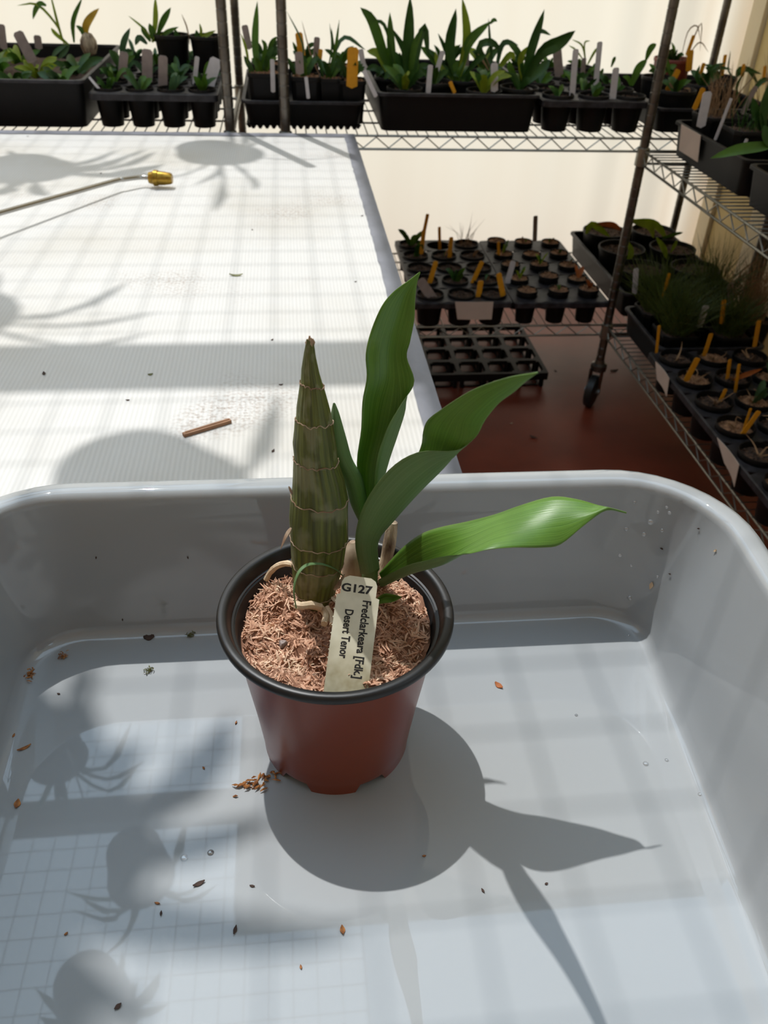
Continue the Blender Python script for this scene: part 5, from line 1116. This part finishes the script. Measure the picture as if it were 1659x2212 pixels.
for px, lab in (((340,1952), 'tiny brown crumb, upper of a close pair at the lower left'), ((348,1974), 'tiny brown crumb, lower of a close pair at the lower left'), ((143,2018), 'tiny brown crumb left of the close pair of crumbs'), ((650,2090), 'tiny brown crumb below the pot near the picture bottom'), ((127,1500), 'thin dark crumb below the left back moss scraps'), ((1043,1925), 'tiny dark crumb under the big leaf shadow'), ((916,1850), 'tiny crumb just below the round pot shadow'), ((30,1590), 'dark crumb at the left picture edge in the tub'), ((545,1915), 'tiny crumb right of the curled brown flake'), ((510,1562), 'tiny crumb left of the pot side'), ((440,1660), 'tiny crumb left of the orange-brown moss scrap'), ((1180,1910), 'tiny dark crumb below the shadow of the low leaf')): flake(px, ZB, g.uniform(.0018, .0034), .0013, g.choice(['dark_bit', 'orange_bit']), lab)
# water drops on the right of the back wall and the floor
def tub_hit(u, v):
    h = TUBB.ray_cast(V((0, 0, CZ)), ray(u, v).normalized()); n = h[1]
    if n.dot(ray(u, v)) > 0: n = -n
    return h[0], n
def drop(p, r, n, lab, group):
    b = MB(); q_ = V(n).to_track_quat('Z', 'Y').to_matrix()
    prof = [(r, 0), (r*.96, r*.2), (r*.78, r*.42), (r*.45, r*.58), (.00005, r*.62)]
    vs = []; m_ = 12
    for (rr, zz) in prof: vs += [q_ @ V((rr*math.cos(2*math.pi*k/m_), rr*math.sin(2*math.pi*k/m_), zz)) for k in range(m_)]
    fs = [(j*m_+k, j*m_+(k+1) % m_, j*m_+m_+(k+1) % m_, j*m_+m_+k) for j in range(4) for k in range(m_)]+[tuple(range(m_-1, -1, -1))]
    b.add(vs, fs); o = b.build('water_drop', M['drop']); o.location = p; return tag(o, lab, 'water drop', group)
for (u, v, r, lab) in ((1405,1128,.0024, 'largest water drop high on the back tub wall'), (1421,1106,.0013, 'water drop, leftmost of the small cluster below the tub rim'), (1440,1096,.0013, 'water drop, topmost of the small cluster below the tub rim'), (1446,1108,.0016, 'water drop, rightmost of the small cluster below the tub rim'), (1353,1143,.0019, 'water drop below the tip of the low leaf'), (1391,1154,.0019, 'oval water drop under the largest one on the tub wall'), (1430,1146,.0016, 'bright water drop at the right end of the back tub wall'), (1339,1200,.0016, 'water drop halfway down the back tub wall'), (1360,1292,.0022, 'large water drop low on the back tub wall'), (1420,1246,.0013, 'water drop beside the pale husk on the tub wall'), (1363,1222,.0012, 'small water drop right of the halfway one'), (1371,1085,.0014, 'faint water drop just under the tub rim')):
    p_, n_ = tub_hit(u, v); drop(p_, r, n_, lab, None)
for (u, v, r, lab) in ((1395,1650,.0020, 'round water drop on the right of the tub floor'), (1245,1545,.0012, 'water drop on the tub floor above the long leaf shadow'), (1440,1642,.0014, 'water drop beside the right tub wall, far one'), (1512,1716,.0014, 'water drop beside the right tub wall, near one'), (398,1853,.0024, 'water drop, left of the pair at the lower left of the tub'), (455,1842,.0020, 'water drop, right of the pair at the lower left of the tub'), (1358,1372,.0012, 'water drop in the right back corner of the tub floor')):
    p_, n_ = tub_hit(u, v); drop(p_, r, n_, lab, None)
for (u, v, l_, lab) in ((1408,1264,.006, 'pale curled husk stuck on the back tub wall'), (1510,1142,.002, 'brown speck high on the right tub wall'), (1547,1190,.003, 'pale sliver on the right tub wall'), (1430,1185,.0025, 'brown speck on the back tub wall beside the drops'), (1448,1240,.002, 'orange speck on the right tub wall'), (208,1204,.002, 'dark speck on the left part of the back tub wall'), (265,1338,.002, 'dark speck low on the back tub wall at the left'), (406,1204,.002, 'brown speck on the back tub wall left of the pot')):
    p_, n_ = tub_hit(u, v); o = flake((0, 0), 0, l_, l_*.5, 'root' if 'pale' in lab else 'dark_bit', lab, onp=p_+n_*.0003); o.rotation_euler = (n_.to_track_quat('Z', 'Y').to_matrix() @ Matrix.Rotation(g.uniform(0, 3), 3, 'Z')).to_euler()
# scraps on the red floor
for lab, px, l_ in (('dark leaf scrap on the red floor near the caster', (1326, 802), .03), ('dark bark scrap in the middle of the red floor', (1152, 945), .025), ('small dark crumb on the red floor left of the caster', (1200, 802), .012), ('pale crumb on the red floor behind the tub', (1104, 915), .010)): flake(px, .0005, l_, l_*.5, 'paper' if 'pale' in lab else 'dark_bit', lab)
